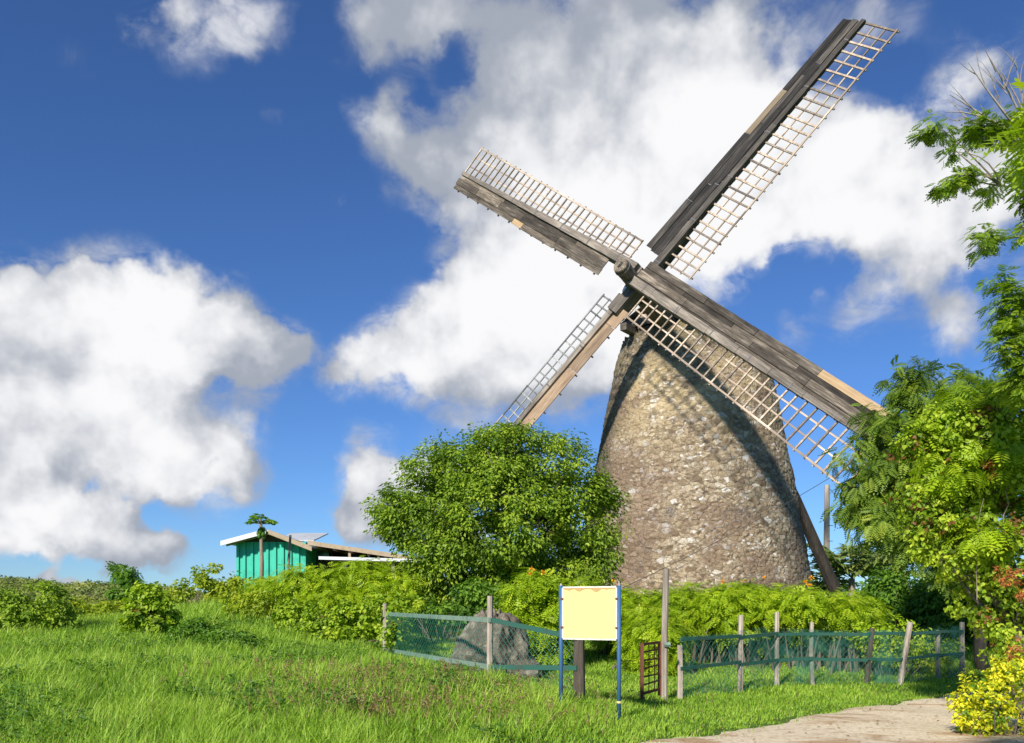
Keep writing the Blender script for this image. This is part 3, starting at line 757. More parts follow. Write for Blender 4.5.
mb.add(V + V2, [[0, 1, 2, 3], [4, 7, 6, 5], [0, 4, 5, 1], [1, 5, 6, 2], [2, 6, 7, 3], [3, 7, 4, 0]])
mb.build('back_roof', M['roofmetal'], house)
mb = MB()                               # long lean-to roof running right
l0, l1 = hp(308, 541, HY0 - .3), hp(428, 559, HY0 - .3)
slab(mb, l0, l1, -.3, 3.4, .10)
lean = mb.build('lean_to_roof', M['brownroof'], house)
mb = MB(); slab(mb, l0 + [0, 0, .02], l1 + [0, 0, .02], -.36, -.303, .16); mb.build('fascia_board', M['tanwood'], lean)
mb = MB()
for q in range(7):
    t = (q + .5) / 7; p_ = l0 + (l1 - l0) * t; mb.box((p_[0], 1.5, p_[2] - .15), (.04, 1.75, .05))
mb.build('rafter', M['tanwood'], lean)
mb = MB(); c0, c1 = hp(319, 557, HY0 - 1.1), hp(432, 560, HY0 - 1.1); slab(mb, c0, c1, -1.1, 1.2, .05)
can = mb.build('canopy', M['brownroof'], house)
mb = MB(); slab(mb, c0 + [0, 0, .02], c1 + [0, 0, .02], -1.16, -1.103, .11); mb.build('fascia_board', M['fascia'], can)
mb = MB(); xa, xb = l0[0] + .05, l1[0] - .1; za, zb2 = l0[2] - .12, l1[2] - .12
mb.add([(xa, 3.0, -.4), (xb, 3.0, -.4), (xb, 3.0, zb2), (xa, 3.0, za), (xa, 3.1, -.4), (xb, 3.1, -.4), (xb, 3.1, zb2), (xa, 3.1, za)], [[0, 1, 2, 3], [4, 7, 6, 5], [0, 4, 5, 1], [1, 5, 6, 2], [2, 6, 7, 3], [3, 7, 4, 0]]); mb.box((ww + .5, 2.4, .9), (.45, .8, 1.0))
mb.build('shed_wall', M['darkwall'], house)
for px, py in ((393, 560), (345, 559)):
    mb = MB(); q = hp(px, py, HY0 - .9); mb.box((q[0], -.9, (q[2] - .08) / 2), (.06, .05, (q[2] - .08) / 2)); mb.build('post', M['post'], house)
for px in (349, 378, 405):
    mb = MB(); t = (px - 308) / 120; q = l0 + (l1 - l0) * t; mb.bar((q[0], -.2, q[2] - .12), (q[0] + .02, -.2, q[2] - .62), .09, .09, (0, 1, 0)); mb.build('strut', M['tanwood'], house)

# ------------------------------------------------------------------ trees and shrubs
def blob(px, py, Y, r, ry=None, k=1.0):
    """crown lobe seen at px,py, r (and ry) in the same units"""
    p_ = at(px, py, Y); s_ = Y / FPX; ry = r if ry is None else ry
    return (p_[0], p_[1], p_[2], r * s_, (r + ry) / 2 * s_ * k, ry * s_)
def plant(name, base_xy, blobs, n, size, tmpl, mat, label, cat, clump_r=.35, trunk=.1, nlimb=18, bark='bark', stems=1, extra=None, group=None, forkat=None, **kw):
    bx, by = base_xy; bz = float(gz(bx, by)) - .05
    root = thing(name, (bx, by, bz), label, cat, group)
    org = np.array([bx, by, bz])
    (v, f, t), C = clump_leaves(blobs, n, size, tmpl, clump_r, **kw)
    keepv = v[:, 2] > gz(v[:, 0], v[:, 1]) - .02
    mb = MB(); B = np.asarray(blobs); ctr = B[:, :3].mean(0)
    idx_ = rng.choice(len(C), min(nlimb, len(C)), replace=False)
    if stems == 1:
        fork = org + (ctr - org) * .42; fork[:2] = org[:2] + (ctr - org)[:2] * .25
        if forkat is not None: fork = np.asarray(forkat, float)
        P = np.linspace(0, 1, 6)[:, None] * (fork - org) + org + np.r_[np.zeros((1, 3)), rng.normal(0, trunk * .35, (4, 3)), np.zeros((1, 3))]
        mb.tube(P, np.linspace(trunk * 1.25, trunk * .85, 6), 9, .5)
        mains = [fork + (c - fork) * rng.uniform(.5, .75) for c in C[idx_][:max(3, nlimb // 4)]]
        limbs(fork, mains, trunk * .62, mb)
        for q in idx_:
            m_ = min(mains, key=lambda z: np.linalg.norm(z - C[q])); limbs(m_, [C[q]], trunk * .26, mb, sides=5)
    else:
        xm = [org[0] + (C[q][0] - org[0]) * .4 for q in idx_]; mb.tube([(min(xm) - trunk * stems, org[1], org[2] - .05), (max(xm) + trunk * stems, org[1], org[2] - .05)], trunk * 1.5, 6, .5)   # unseen buried tube linking the separate stems
        for q in idx_:
            s0 = org + np.array([rng.normal(0, trunk * stems), rng.normal(0, trunk * stems * .5), 0]) ; s0[2] = float(gz(s0[0], s0[1])) - .03
            s0[:2] = s0[:2] * .6 + C[q][:2] * .4
            limbs(s0, [C[q]], trunk, mb, sides=5, sag=.08)
    mb.build('trunk' if stems == 1 else 'stem', M[bark], root, smooth=True, origin=org)
    mesh_np('crown' if stems == 1 else 'foliage', v, f, M[mat], root, t, origin=org)
    if extra: extra(root, org, C)
    return root
def flowers(n, size=.055, mat='petal_o', zmin=None):
    def fn(root, org, C):
        top = C[np.argsort(-C[:, 2] + C[:, 1] * .25)][:max(n * 3, 6)]
        for _ in range(n):
            c = top[rng.integers(len(top))] + np.array([rng.normal(0, .1), -.15, .14 + rng.random() * .08]); m = 14
            d = unit(rng.normal(size=(m, 3)) + [0, -.3, .5])
            v, f, t = scatter(leaf_t(.42), c + d * .02, frames(np.cross(d, rng.normal(size=(m, 3))), d), rng.uniform(.6, 1.1, m) * size, rng.random(m))
            mesh_np('blossom', v, f, M[mat], root, t, origin=org)
    return fn

# round tree left of the tower
YT = 23
plant('broadleaf_tree', at(500, 610, YT)[:2],
      [blob(*b) for b in ((500, 470, YT, 62, 44), (455, 482, YT, 52, 42), (420, 515, YT, 45, 36), (545, 480, YT, 55, 42), (583, 515, YT, 36, 40), (500, 520, YT - .6, 70, 50), (440, 555, YT, 40, 38), (470, 575, YT, 45, 32), (560, 560, YT, 50, 34), (590, 560, YT, 26, 34), (400, 512, YT, 26, 22), (510, 450, YT, 34, 22), (606, 500, YT, 14, 16), (520, 585, YT, 60, 25), (425, 590, YT, 30, 20))],
      95000, .115, leaf_t(.27), 'tree', 'round bright green tree standing between the house and the stone tower', 'tree', clump_r=.40, trunk=.15, nlimb=60, bark='bark', tvar=.3, shell=.78, droop=.45, per=105, core=.2, up=.9)

FE = sprig_t(7, .17, .40, .3); FE2 = sprig_t(8, .20, .40, .35); BI = sprig_t(5, .26, .5, .25); FE3 = sprig_t(6, .3, .5, .15)
# feather-leaved tree on the right
YR = 18.8
plant('feather_leaf_tree', at(985, 640, YR)[:2],
      [blob(*b) for b in ((915, 376, YR, 16, 9), (905, 390, YR, 14, 12), (885, 430, YR, 24, 24), (925, 408, YR, 30, 22), (850, 462, YR, 12, 8), (860, 520, YR, 14, 10), (965, 400, YR, 40, 30), (900, 470, YR, 42, 34), (868, 480, YR, 22, 22), (935, 470, YR, 50, 45), (880, 520, YR, 28, 26), (925, 515, YR, 36, 30), (975, 460, YR, 50, 50), (912, 545, YR, 26, 20), (960, 560, YR, 30, 30), (1020, 430, YR, 40, 60), (858, 455, YR, 14, 10), (855, 500, YR, 12, 12))],
      7500, .30, FE2, 'feather', 'dark feathery-leaved tree beside the tip of the lower sail', 'tree', clump_r=.36, trunk=.12, nlimb=70, per=20, up=.9, tvar=.2, droop=.45)
# tall airy tree at the right edge
YE = 10.0
def bare(root, org, C):
    mb = MB(); b0 = at(1035, 150, YE)
    for px, py in ((945, 112), (950, 95), (968, 62), (985, 50), (1000, 70), (1015, 58), (960, 118), (1024, 90)):
        t = at(px, py, YE); limbs(b0, [t], .022, mb, sides=4, sag=.06)
        for _ in range(4):
            m_ = b0 + (t - b0) * rng.uniform(.5, .9); limbs(m_, [m_ + (t - b0) * .28 + rng.normal(0, .10, 3)], .007, mb, sides=4)
    mb.build('bare_twigs', M['deadtwig'], root, origin=org)
plant('tall_airy_tree', at(1120, 700, YE)[:2],
      [blob(*b) for b in ((930, 130, YE, 10, 5), (936, 126, YE, 12, 6), (950, 152, YE, 16, 7), (948, 182, YE, 14, 6), (942, 128, YE, 16, 7), (972, 135, YE, 18, 12), (965, 178, YE, 14, 8), (1000, 178, YE, 20, 14), (1000, 130, YE, 26, 18), (985, 240, YE, 14, 8), (1010, 235, YE, 20, 16), (1000, 285, YE, 16, 18), (1016, 300, YE, 20, 30), (1010, 345, YE, 20, 24), (1030, 380, YE, 26, 26), (1050, 200, YE, 26, 40), (1060, 320, YE, 26, 40))],
      4600, .105, FE3, 'tree', 'tall airy tree at the right edge with thin feathery sprays and bare twigs on top', 'tree', clump_r=.14, trunk=.05, nlimb=60, per=32, up=1.6, extra=bare, droop=.15, bark='palebark', core=.4, forkat=at(1095, 210, YE))
# branch of a tree close to the camera, upper right corner
YN = 4.2
plant('overhanging_tree', (at(1240, 500, YN)[0], YN),
      [blob(*b) for b in ((1030, 148, YN, 18, 20), (1014, 164, YN, 10, 10), (1052, 130, YN, 28, 28), (1036, 68, YN, 8, 9), (1075, 70, YN, 30, 30), (1110, 120, YN, 60, 60), (1160, 60, YN, 60, 60))],
      420, .20, FE, 'hedge', 'near branch with bright green feathery leaves reaching in at the upper right corner', 'tree', clump_r=.07, trunk=.07, nlimb=14, per=14, up=.6, droop=.6)
YV = 11.8
HT = heart_t()
def mixed(root, org, C):
    (v, f, t), _ = clump_leaves([blob(*b) for b in ((960, 405, YV, 34, 16), (1005, 395, YV, 34, 16), (930, 430, YV, 22, 14), (950, 470, YV - .4, 30, 18), (1000, 455, YV - .5, 34, 20), (985, 530, YV - .5, 24, 18))], 900, .22, BI, .2, per=12, up=1.0, droop=.4)
    mesh_np('feathery_sprays', v, f, M['hedge'], root, t, origin=org)
    (v, f, t), _ = clump_leaves([blob(*b) for b in ((1003, 572, YV - .75, 7, 12), (1020, 588, YV - .7, 8, 18), (990, 470, YV - .7, 8, 8), (1015, 650, YV - .6, 6, 14))], 700, .05, leaf_t(.2), .07, per=30)
    mesh_np('dead_leaves', v, f, M['deadleaf'], root, t, origin=org)
    mb = MB()
    for px, y0, y1 in ((982, 500, 600), (1008, 480, 560)):
        a, b = at(px, y0, YV - .45), at(px + rng.normal(0, 6), y1, YV - .50); k_ = np.linspace(0, 1, 8)[:, None]; mb.tube(a * (1 - k_) + b * k_ + rng.normal(0, .02, (8, 3)), .006, 5, .5)
    mb.build('hanging_vine', M['palebark'], root, origin=org)
M['deadleaf'] = foliage_mat('dead_orange_leaves', (.25, .09, .03), (.50, .17, .05), (.60, .28, .08), trans=.2)
# vine-covered mass in front on the right
YV = 11.8
HT = heart_t()
plant('vine_covered_tree', at(1030, 690, YV)[:2],
      [blob(*b) for b in ((925, 555, YV, 14, 18), (920, 500, YV, 20, 26), (950, 430, YV, 30, 26), (965, 440, YV, 45, 36), (1005, 420, YV, 45, 30), (945, 478, YV, 34, 34), (985, 490, YV, 50, 48), (930, 515, YV, 28, 28), (960, 545, YV, 42, 36), (1010, 550, YV, 48, 50), (985, 590, YV, 32, 34), (1012, 630, YV, 30, 40), (1060, 480, YV, 60, 90), (1070, 620, YV, 60, 60), (905, 450, YV, 14, 14))],
      34000, .06, HT, 'vine', 'tree smothered in bright green heart-leaved vines at the right edge of the road', 'tree', clump_r=.19, trunk=.10, nlimb=40, tvar=.34, droop=.7, up=.3, shell=.7, per=60, extra=mixed)
plant('golden_shrub', at(1000, 738, 10.4)[:2],
      [blob(*b) for b in ((985, 705, 10.4, 26, 26), (1015, 700, 10.4, 28, 28), (968, 700, 10.4, 13, 22), (1000, 672, 10.4, 24, 14), (975, 680, 10.2, 10, 12), (1020, 664, 10.3, 12, 10), (960, 712, 10.3, 8, 10), (1045, 705, 10.4, 30, 30), (990, 725, 10.4, 28, 12))],
      4300, .058, leaf_t(.36), 'yellow', 'golden yellow leaved shrub at the right edge of the dirt road', 'shrub', clump_r=.11, trunk=.012, nlimb=26, stems=14, per=26, tvar=.42)

# flowering shrubs behind the right fence
hs = [(628, 620, 20, 40, 28, 17.0), (690, 612, 19.5, 46, 26, 17), (742, 610, 19, 42, 26, 17), (790, 612, 19, 44, 26, 17), (842, 614, 18.5, 34, 20, 17), (655, 640, 17.5, 28, 30, 17)]
hl = ['feathery green flowering shrub directly right of the sign board', 'feathery green flowering shrub right of the tall grey post', 'feathery green flowering shrub below the middle of the tower', 'feathery green flowering shrub with yellow blossoms below the right side of the tower', 'feathery green flowering shrub at the right end of its row, near the tail pole foot', 'low feathery green shrub behind the rusty gate']
for q, (px, py, Y, r, ry, _) in enumerate(hs):
    bl = [blob(px, py, Y, r, ry)] + [blob(px + rng.normal(0, r * .5), py - ry * .35 + rng.normal(0, 4), Y + rng.normal(0, .4), r * .45, ry * .5) for _ in range(4)]
    if q < 5: bl += [blob(px, py + 16, Y + .4, r * .9, 10), blob(px, py + 42, Y + .9, r * .95, 20)]
    else: bl.append(blob(px, py + 25, Y, r * .9, 30))
    plant('flowering_shrub', at(px, 660, Y)[:2], bl, 6200, .19, BI, 'hedge', hl[q], 'shrub', clump_r=.28, trunk=.03, nlimb=60, stems=20, bark='bark', per=18, up=1.1, tvar=.2,
          extra=flowers([1, 1, 2, 3, 0, 0][q]), group='flowering shrubs behind the right fence')
plant('flowering_shrub', at(545, 640, 18)[:2], [blob(*b) for b in ((530, 590, 18, 26, 20), (555, 605, 18, 30, 28), (520, 615, 18, 22, 24), (545, 640, 18, 30, 22), (585, 600, 18.5, 20, 24))], 3200, .24, BI, 'hedge',
      'yellow-green flowering shrub behind the grey boulder, left of the sign', 'shrub', clump_r=.25, trunk=.02, nlimb=30, stems=18, per=18, up=1.0, extra=flowers(3))
plant('dark_shrub', at(445, 640, 20.5)[:2], [blob(*b) for b in ((405, 645, 20, 18, 12), (440, 612, 21, 40, 14), (480, 600, 21, 36, 18))], 3500, .11, leaf_t(.3), 'bush', 'dark green undergrowth shrub at the foot of the round tree, behind the fence', 'shrub', clump_r=.26, trunk=.02, nlimb=24, stems=14)
# background greenery at right, behind the netted fence
for q, (px, py, Y, r, ry, lab) in enumerate([(900, 600, 26, 34, 30, 'dark bush behind the netted fence, left one of three under the feathery tree'), (950, 610, 25, 40, 40, 'dark bush behind the netted fence, middle one of three'), (1010, 610, 24, 50, 50, 'dark bush behind the netted fence, right one of three beside the vines')]):
    plant('background_bush', at(px, 660, Y)[:2], [blob(px, py, Y, r, ry), blob(px + 8, py + 24, Y, r, ry * .6), blob(px - 10, py - 12, Y, r * .6, ry * .6)], 4500, .16, leaf_t(.28), 'bush', lab, 'bush', clump_r=.4, trunk=.04, nlimb=20, stems=8)
plant('low_shrub', at(890, 640, 17.6)[:2], [blob(893, 640, 17.6, 30, 22), blob(862, 632, 17.8, 14, 12), blob(930, 650, 18, 26, 18)], 3000, .09, leaf_t(.3), 'hedge', 'low bright shrub directly behind the leaning fence post', 'shrub', clump_r=.2, trunk=.014, nlimb=26, stems=18)

# left side
def bush(name, base, bl, n, size, tm, mat, lab, **kw):
    return plant(name, at(*base)[:2], [blob(*b) for b in bl], n, size, tm, mat, lab, 'bush', **kw)
bush('round_bush', (35, 640, 20), [(38, 608, 20, 32, 24), (20, 616, 20, 30, 20), (60, 620, 20, 17, 17), (-10, 612, 20, 30, 27)], 9000, .10, leaf_t(.3), 'tree', 'rounded dark green bush at the far left of the field', clump_r=.22, trunk=.02, nlimb=20, stems=14, shell=.8)
bush('vine_bush', (152, 640, 19), [(152, 612, 19, 22, 22), (150, 598, 19, 16, 12), (165, 625, 19, 20, 14), (138, 625, 19, 14, 12)], 4200, .10, HT, 'vine', 'upright bush draped in vines in the middle of the left field', clump_r=.18, trunk=.02, nlimb=16, stems=10, shell=.8)
bush('low_bush', (203, 650, 18), [(200, 630, 18, 24, 13), (185, 640, 17.5, 16, 9), (228, 642, 17, 26, 12)], 3000, .09, leaf_t(.25), 'bush', 'low dark weedy bush in the grass left of the vine bank', clump_r=.2, trunk=.012, nlimb=14, stems=14)
bush('yellow_green_bush', (100, 630, 25), [(92, 614, 25, 24, 12), (120, 612, 26, 22, 11), (72, 608, 27, 18, 9), (100, 622, 24, 24, 8)], 4200, .12, leaf_t(.34), 'yvine', 'low yellow-green bush between the round bush and the vine bush', clump_r=.25, trunk=.02, nlimb=12, stems=12)
bush('pale_bush', (190, 605, 28), [(188, 590, 28, 16, 13), (208, 582, 28, 14, 16), (222, 590, 28, 18, 16), (172, 598, 28, 12, 8), (200, 572, 28, 5, 8), (215, 570, 28, 5, 6)], 2600, .13, leaf_t(.3), 'yvine', 'pale green bush on the skyline left of the green house', clump_r=.25, trunk=.02, nlimb=14, stems=10, core=.4)
bush('pale_bush', (232, 605, 28), [(238, 592, 28, 20, 15), (226, 600, 28, 16, 10)], 2600, .13, leaf_t(.28), 'yvine', 'scruffy green bush under the left corner of the green house', clump_r=.25, trunk=.02, nlimb=14, stems=10)
plant('umbrella_tree', at(130, 600, 45)[:2], [blob(*b) for b in ((132, 575, 45, 16, 3), (130, 582, 45, 14, 3), (138, 588, 45, 12, 4), (124, 570, 45, 8, 2))], 260, .42, FE3, 'bush', 'small flat-topped tree on the skyline of the left field', 'tree', clump_r=.4, trunk=.07, nlimb=12, per=14)
plant('dark_bush', at(125, 600, 44)[:2], [blob(125, 596, 44, 14, 7), blob(150, 600, 42, 16, 6)], 1800, .2, leaf_t(.3), 'bush', 'dark bush under the small flat-topped tree', 'bush', clump_r=.4, trunk=.03, nlimb=8, stems=8)
# bank of vines and feathery shrubs from the house to the fence
bush('feathery_bank_shrub', (335, 630, 22), [(330, 586, 22, 30, 22), (368, 581, 22, 28, 20), (300, 584, 22, 26, 20), (405, 592, 21.5, 16, 16), (345, 605, 21.5, 44, 20), (385, 598, 21.5, 26, 18), (270, 598, 23, 24, 18), (262, 588, 24, 14, 12)], 10000, .20, BI, 'hedge', 'bright feathery shrub bank in front of the lean-to', clump_r=.3, trunk=.02, nlimb=30, stems=30, per=18, up=1.0)
bush('vine_bank', (345, 650, 19.6), [(392, 610, 18.0, 16, 14), (400, 638, 17.5, 12, 16), (340, 642, 18.8, 26, 12), (310, 636, 19.2, 22, 12), (368, 622, 19.5, 32, 26), (335, 625, 19.8, 30, 22), (300, 618, 20.5, 26, 18), (392, 630, 18.8, 16, 24), (375, 640, 18.6, 22, 14), (410, 605, 19.2, 12, 8)], 11500, .085, HT, 'vine', 'thick bank of bright green vines climbing over the left end of the wire fence', clump_r=.2, trunk=.014, nlimb=30, stems=26, shell=.8, droop=.6)
bush('tangled_bush', (270, 630, 22), [(262, 608, 22, 20, 16), (240, 605, 23, 18, 14), (290, 625, 21, 16, 12)], 4200, .10, leaf_t(.3), 'yvine', 'tangled yellow-green bush at the left end of the vine bank', clump_r=.22, trunk=.014, nlimb=20, stems=20)

# papaya in front of the house
pz = at(261, 578, 28); root = thing('papaya_tree', (pz[0], 28, float(gz(pz[0], 28)) - .05), 'slender papaya tree with a small leafy top in front of the green wall', 'tree')
org = np.array(root.location); top = at(261, 524, 28)
mb = MB(); mb.tube([org, (org + top) / 2 + [.03, 0, 0], top + [0, 0, -.1], top], [.075, .065, .055, .04], 8); mb.build('trunk', M['palebark'], root, smooth=True, origin=org)
C = []; V_ = []
mb = MB(); Ps, Fr, Sz, Tt = [], [], [], []
for q in range(20):
    az = q * 2.4; el = rng.uniform(-.1, .9); d = np.array([math.cos(az) * math.cos(el), math.sin(az) * math.cos(el), math.sin(el)]); ln = rng.uniform(.22, .42)
    e = top + d * ln; mb.tube([top, e], [.012, .008], 4, cap=False)
    for w in range(7):
        a2 = (w - 3) * .45; dd = unit(d * math.cos(a2) + np.cross(d, [0, 0, 1]) * math.sin(a2) + [0, 0, -.25]); Ps.append(e); Fr.append(frames(np.array([[0, -.2, 1.]]) + rng.normal(0, .15, 3), dd[None])[0]); Sz.append(rng.uniform(.18, .27)); Tt.append(rng.uniform(.3, .9))
mb.build('leaf_stalk', M['palebark'], root, origin=org)
v, f, t = scatter(leaf_t(.3), np.array(Ps), np.array(Fr), np.array(Sz), np.array(Tt)); mesh_np('crown', v, f, M['bush'], root, t, origin=org)
mb = MB(); 
for q in range(9):
    a_ = q * 2.4; p0 = top + [math.cos(a_) * .09, math.sin(a_) * .09, -.18 - .03 * q]; mb.tube([p0 + [0, 0, .09], p0 + [0, 0, .04], p0 - [0, 0, .04], p0 - [0, 0, .1]], [.01, .055, .06, .01], 7)
mb.build('fruit', M['bush'], root, smooth=True, origin=org)
# second bare stem leaning by the wall
p0, p1 = at(287, 578, 29), at(289, 535, 29); g0 = float(gz(p0[0], 29))
mb = MB(); mb.tube([(0, 0, -.1), (.04, 0, (p1[2] - g0) * .5), (p1[0] - p0[0] + .05, 0, p1[2] - g0)], [.06, .05, .04], 7)
o = mb.build('bare_stem', M['palebark'], smooth=True); o.location = (p0[0], 29, g0); tag(o, 'bare leafless stem standing right of the papaya tree by the green wall', 'tree stem')

# palms behind the tail pole
def palm(px, ytop, Y, fr_n, ln, lab, seed):
    b = at(px, 600, Y); gz_ = float(gz(b[0], Y)); root = thing('coconut_palm', (b[0], Y, gz_ - .1), lab, 'palm tree', 'palms behind the tower'); org = np.array(root.location)
    top = at(px, ytop, Y); mb = MB(); mb.tube(np.linspace(0, 1, 6)[:, None] * (top - org) + org, np.linspace(.2, .13, 6), 9); mb.build('trunk', M['palebark'], root, smooth=True, origin=org)
    for q in range(fr_n):
        az = q * 2.4 + seed; el = rng.uniform(.5, 1.4); d = np.array([math.cos(az), math.sin(az), 0]); L_ = ln * rng.uniform(.8, 1.1)
        s_ = np.linspace(0, 1, 26); path = top + d * (L_ * s_ * math.cos(el * .6))[:, None] + np.array([0, 0, 1.]) * (L_ * (1.15 * math.sin(el) * s_ - .6 * s_ ** 2.3))[:, None]
        mb = MB(); mb.tube(path[::5], np.linspace(.03, .008, len(path[::5])), 4, cap=False)
        sd_ = np.cross(d, [0, 0, 1.]); pos, al = [], []
        for sg in (-1, 1):
            for k_ in range(3, 26): pos.append(path[k_]); al.append(sd_ * sg * .8 + d * .55 + np.array([0, 0, -.55]))
        pos, al = np.array(pos), np.array(al) + rng.normal(0, .08, (len(al), 3)); tt = np.clip(rng.normal(.5, .2, len(pos)), 0, 1)
        v, f, t = scatter(leaf_t(.11, .02), pos, frames(np.array([0, -.3, 1.]) + rng.normal(0, .2, pos.shape), al), L_ * .33 * (1 - .5 * np.tile(np.linspace(0, 1, 23), 2)), tt)
        mb.V.append(v); mb.T.append(f + mb.n); mb.t.append(t); mb.n += len(v)
        mb.build('frond', M['palm'], root, origin=org)
palm(852, 578, 40, 18, 2.9, 'coconut palm with pale arching fronds right of the tail pole foot', 0)
palm(818, 592, 42, 15, 2.6, 'lower coconut palm half hidden between the tower and the tail pole', 1)
palm(884, 580, 42, 16, 2.8, 'coconut palm mostly hidden behind the dark feathery tree', 2)
# far treeline behind, right side
(v, f, t), C = clump_leaves([blob(x, 596 + rng.normal(0, 3), 60, 22, 13) for x in range(835, 1300, 26)], 14000, .4, leaf_t(.35), .9)
tag(mesh_np('woodland', v, f, M['bush'], tint=t), 'dark line of distant trees behind the palms', 'woodland', kind='stuff')

# ------------------------------------------------------------------ fences, gate, posts
def post(name, parent, org, x, y, top, r=.045, lean=(0, 0), mat='post', sq=True):
    g0 = float(gz(x, y)) - .1; mb = MB(); p0 = np.array([x, y, g0]); p1 = np.array([x + lean[0], y + lean[1], top])
    if sq: mb.tube([p0, (p0 + p1) / 2 + rng.normal(0, .008, 3), p1], [r * 1.1, r, r * .92], 7, rng.uniform(.35, .6))
    else: mb.tube([p0, p1], r, 10, .5)
    o = mb.build(name, M[mat], parent, origin=org); return o
def links(mb, P, z0, z1, step=.075, r=.0028):
    """diamond wire between two heights along polyline P (n,2)"""
    d = np.r_[0, np.cumsum(np.linalg.norm(np.diff(P, axis=0), axis=1))]; Ltot = d[-1]
    Q = lambda s_, h: np.array([np.interp(s_, d, P[:, 0]), np.interp(s_, d, P[:, 1]), np.interp(s_, d, z0) * (1 - h) + np.interp(s_, d, z1) * h])
    H = np.mean(np.array(z1) - np.array(z0)); s_ = -H
    while s_ < Ltot:
        for dr in (1, -1):
            a, b = (s_, s_ + H); 
            ha, hb_ = (0, 1) if dr == 1 else (1, 0)
            ta = max(0, -a / H); tb = min(1, (Ltot - a) / H)
            if tb > ta:
                pts = [Q(a + H * t_, ha + (hb_ - ha) * t_) + rng.normal(0, .003, 3) for t_ in np.linspace(ta, tb, 4)]
                mb.tube(pts, r, 3, .5, cap=False)
        s_ += step
# left wire fence
fp = [at(385, 657, 18), at(490, 685, 13), at(579, 697, 12.0)]
org = np.array([fp[0][0], fp[0][1], float(gz(fp[0][0], fp[0][1]))])
fl = thing('wire_fence', org, 'wire fence with pale green rails in front of the boulder', 'fence')
post('post', fl, org, fp[0][0], 18, at(0, 603, 18)[2], .05); post('post', fl, org, fp[1][0], 13, at(0, 596, 13)[2], .05)
post('post', fl, org, fp[2][0], 12.0, at(0, 638, 12.0)[2], .085, mat='darkpole')
mid = (fp[0][:2] + fp[1][:2]) / 2
for (y0, y1, y2) in ((614, 620, 638), (650, 667, 668)):
    a, b, c = at(388, y0, 17.95), at(490, y1, 12.93), at(577, y2, 11.93)
    mb = MB(); mb.bar(a, b, .03, .075, tint=.5); mb.build('rail', M['rail'], fl, origin=org)
    mb = MB(); mb.bar(b + [0.03, 0, 0], c, .03, .07, tint=.5); mb.build('rail', M['railteal'], fl, origin=org)
mb = MB(); PL = np.array([fp[0][:2], fp[1][:2] + [0, -.05], fp[2][:2] + [0, -.05]])
links(mb, PL, [fp[0][2], fp[1][2], fp[2][2]], [at(0, 612, 18)[2], at(0, 618, 13)[2], at(0, 634, 12)[2]], step=.10, r=.0021)
mb.build('chain_link', M['teal'], fl, origin=org)

# right fence: (px, base, top, depth, radius, lean)
fr_ = [(680, 702, 645, 14.0, .05, .0, 'post'), (740, 694, 615, 15.2, .05, .02, 'post'), (777, 694, 612, 16.0, .045, .0, 'post'), (813, 690, 622, 16.2, .04, -.02, 'post'), (866, 690, 628, 16.3, .05, .12, 'darkpole'), (899, 686, 622, 16.6, .055, .22, 'post'), (938, 682, 630, 17.3, .045, .0, 'post'), (962, 680, 622, 17.6, .05, .0, 'post')]
pts = [at(px, b, Y) for (px, b, t_, Y, r, le_, m_) in fr_]
org = np.array([pts[0][0], pts[0][1], float(gz(pts[0][0], pts[0][1]))])
f2 = thing('netted_fence', org, 'long fence hung with dark green netting along the dirt road', 'fence')
for (px, b, t_, Y, r, le_, m_), p_ in zip(fr_, pts): post('post', f2, org, p_[0], Y, at(px, t_, Y)[2], r, (le_, 0), m_)
for hgt in (.98, .50):
    for a, b in zip(pts[:-1], pts[1:]):
        ga, gb = float(gz(a[0], a[1])), float(gz(b[0], b[1])); mb = MB(); mb.bar((a[0], a[1] - .06, ga + hgt), (b[0], b[1] - .06, gb + hgt + rng.normal(0, .02)), .025, .06); mb.build('rail', M['railteal'], f2, origin=org)
mb = MB(); PL = np.array([p_[:2] + [0, -.06] for p_ in pts]); zb = [float(gz(*q)) for q in PL]
links(mb, PL, [z + .02 for z in zb], [z + 1.05 for z in zb], step=.12, r=.0021); mb.build('chain_link', M['teal'], f2, origin=org)
NP = polyline(PL, 90); V = []
for (x, y) in NP:
    for h in np.linspace(.05, 1.08, 9): V.append((x + rng.normal(0, .012), y - .035 + .03 * math.sin(x * 5 + h * 3) + rng.normal(0, .01), float(gz(x, y)) + h + .05 * math.sin(x * 1.7) * h))
i = (np.arange(89)[:, None] * 9 + np.arange(8)[None]).ravel()
mesh_np('netting', np.array(V), np.stack([i, i + 9, i + 10, i + 1], 1), M['net'], f2, origin=org, smooth=True)

# tall grey post and rusty gate
g = at(664, 706, 13.6); gzv = float(gz(g[0], g[1]))
tp = thing('tall_post', (g[0], g[1], gzv), 'tall grey wooden post standing at the rusty gate', 'post')
mb = MB(); tz = at(0, 569, 13.6)[2]; mb.tube([(0, 0, -.1), (.01, 0, (tz - gzv) * .5), (.035, 0, tz - gzv)], [.06, .055, .05], 8, .4); mb.build('pole', M['post'], tp)
mb = MB(); mb.tube([(-.01, -.062, .9), (.09, -.062, .91)], .04, 6, .5); mb.build('fence_sleeve', M['rail'], tp)
g2 = at(642, 712, 12.9); gz2 = float(gz(g2[0], g2[1]))
gate = thing('iron_gate', (g2[0], g2[1], gz2), 'small rusty iron gate standing open beside the tall grey post', 'gate')
dx, dy = g[0] - .07 - g2[0], g[1] - g2[1]; gh = at(0, 643, 12.9)[2] - gz2
mb = MB()
mb.bar((0, 0, .0), (0, 0, gh), .05, .05, (0, 1, 0)); mb.bar((dx, dy, .02), (dx, dy, gh - .02), .05, .05, (0, 1, 0))
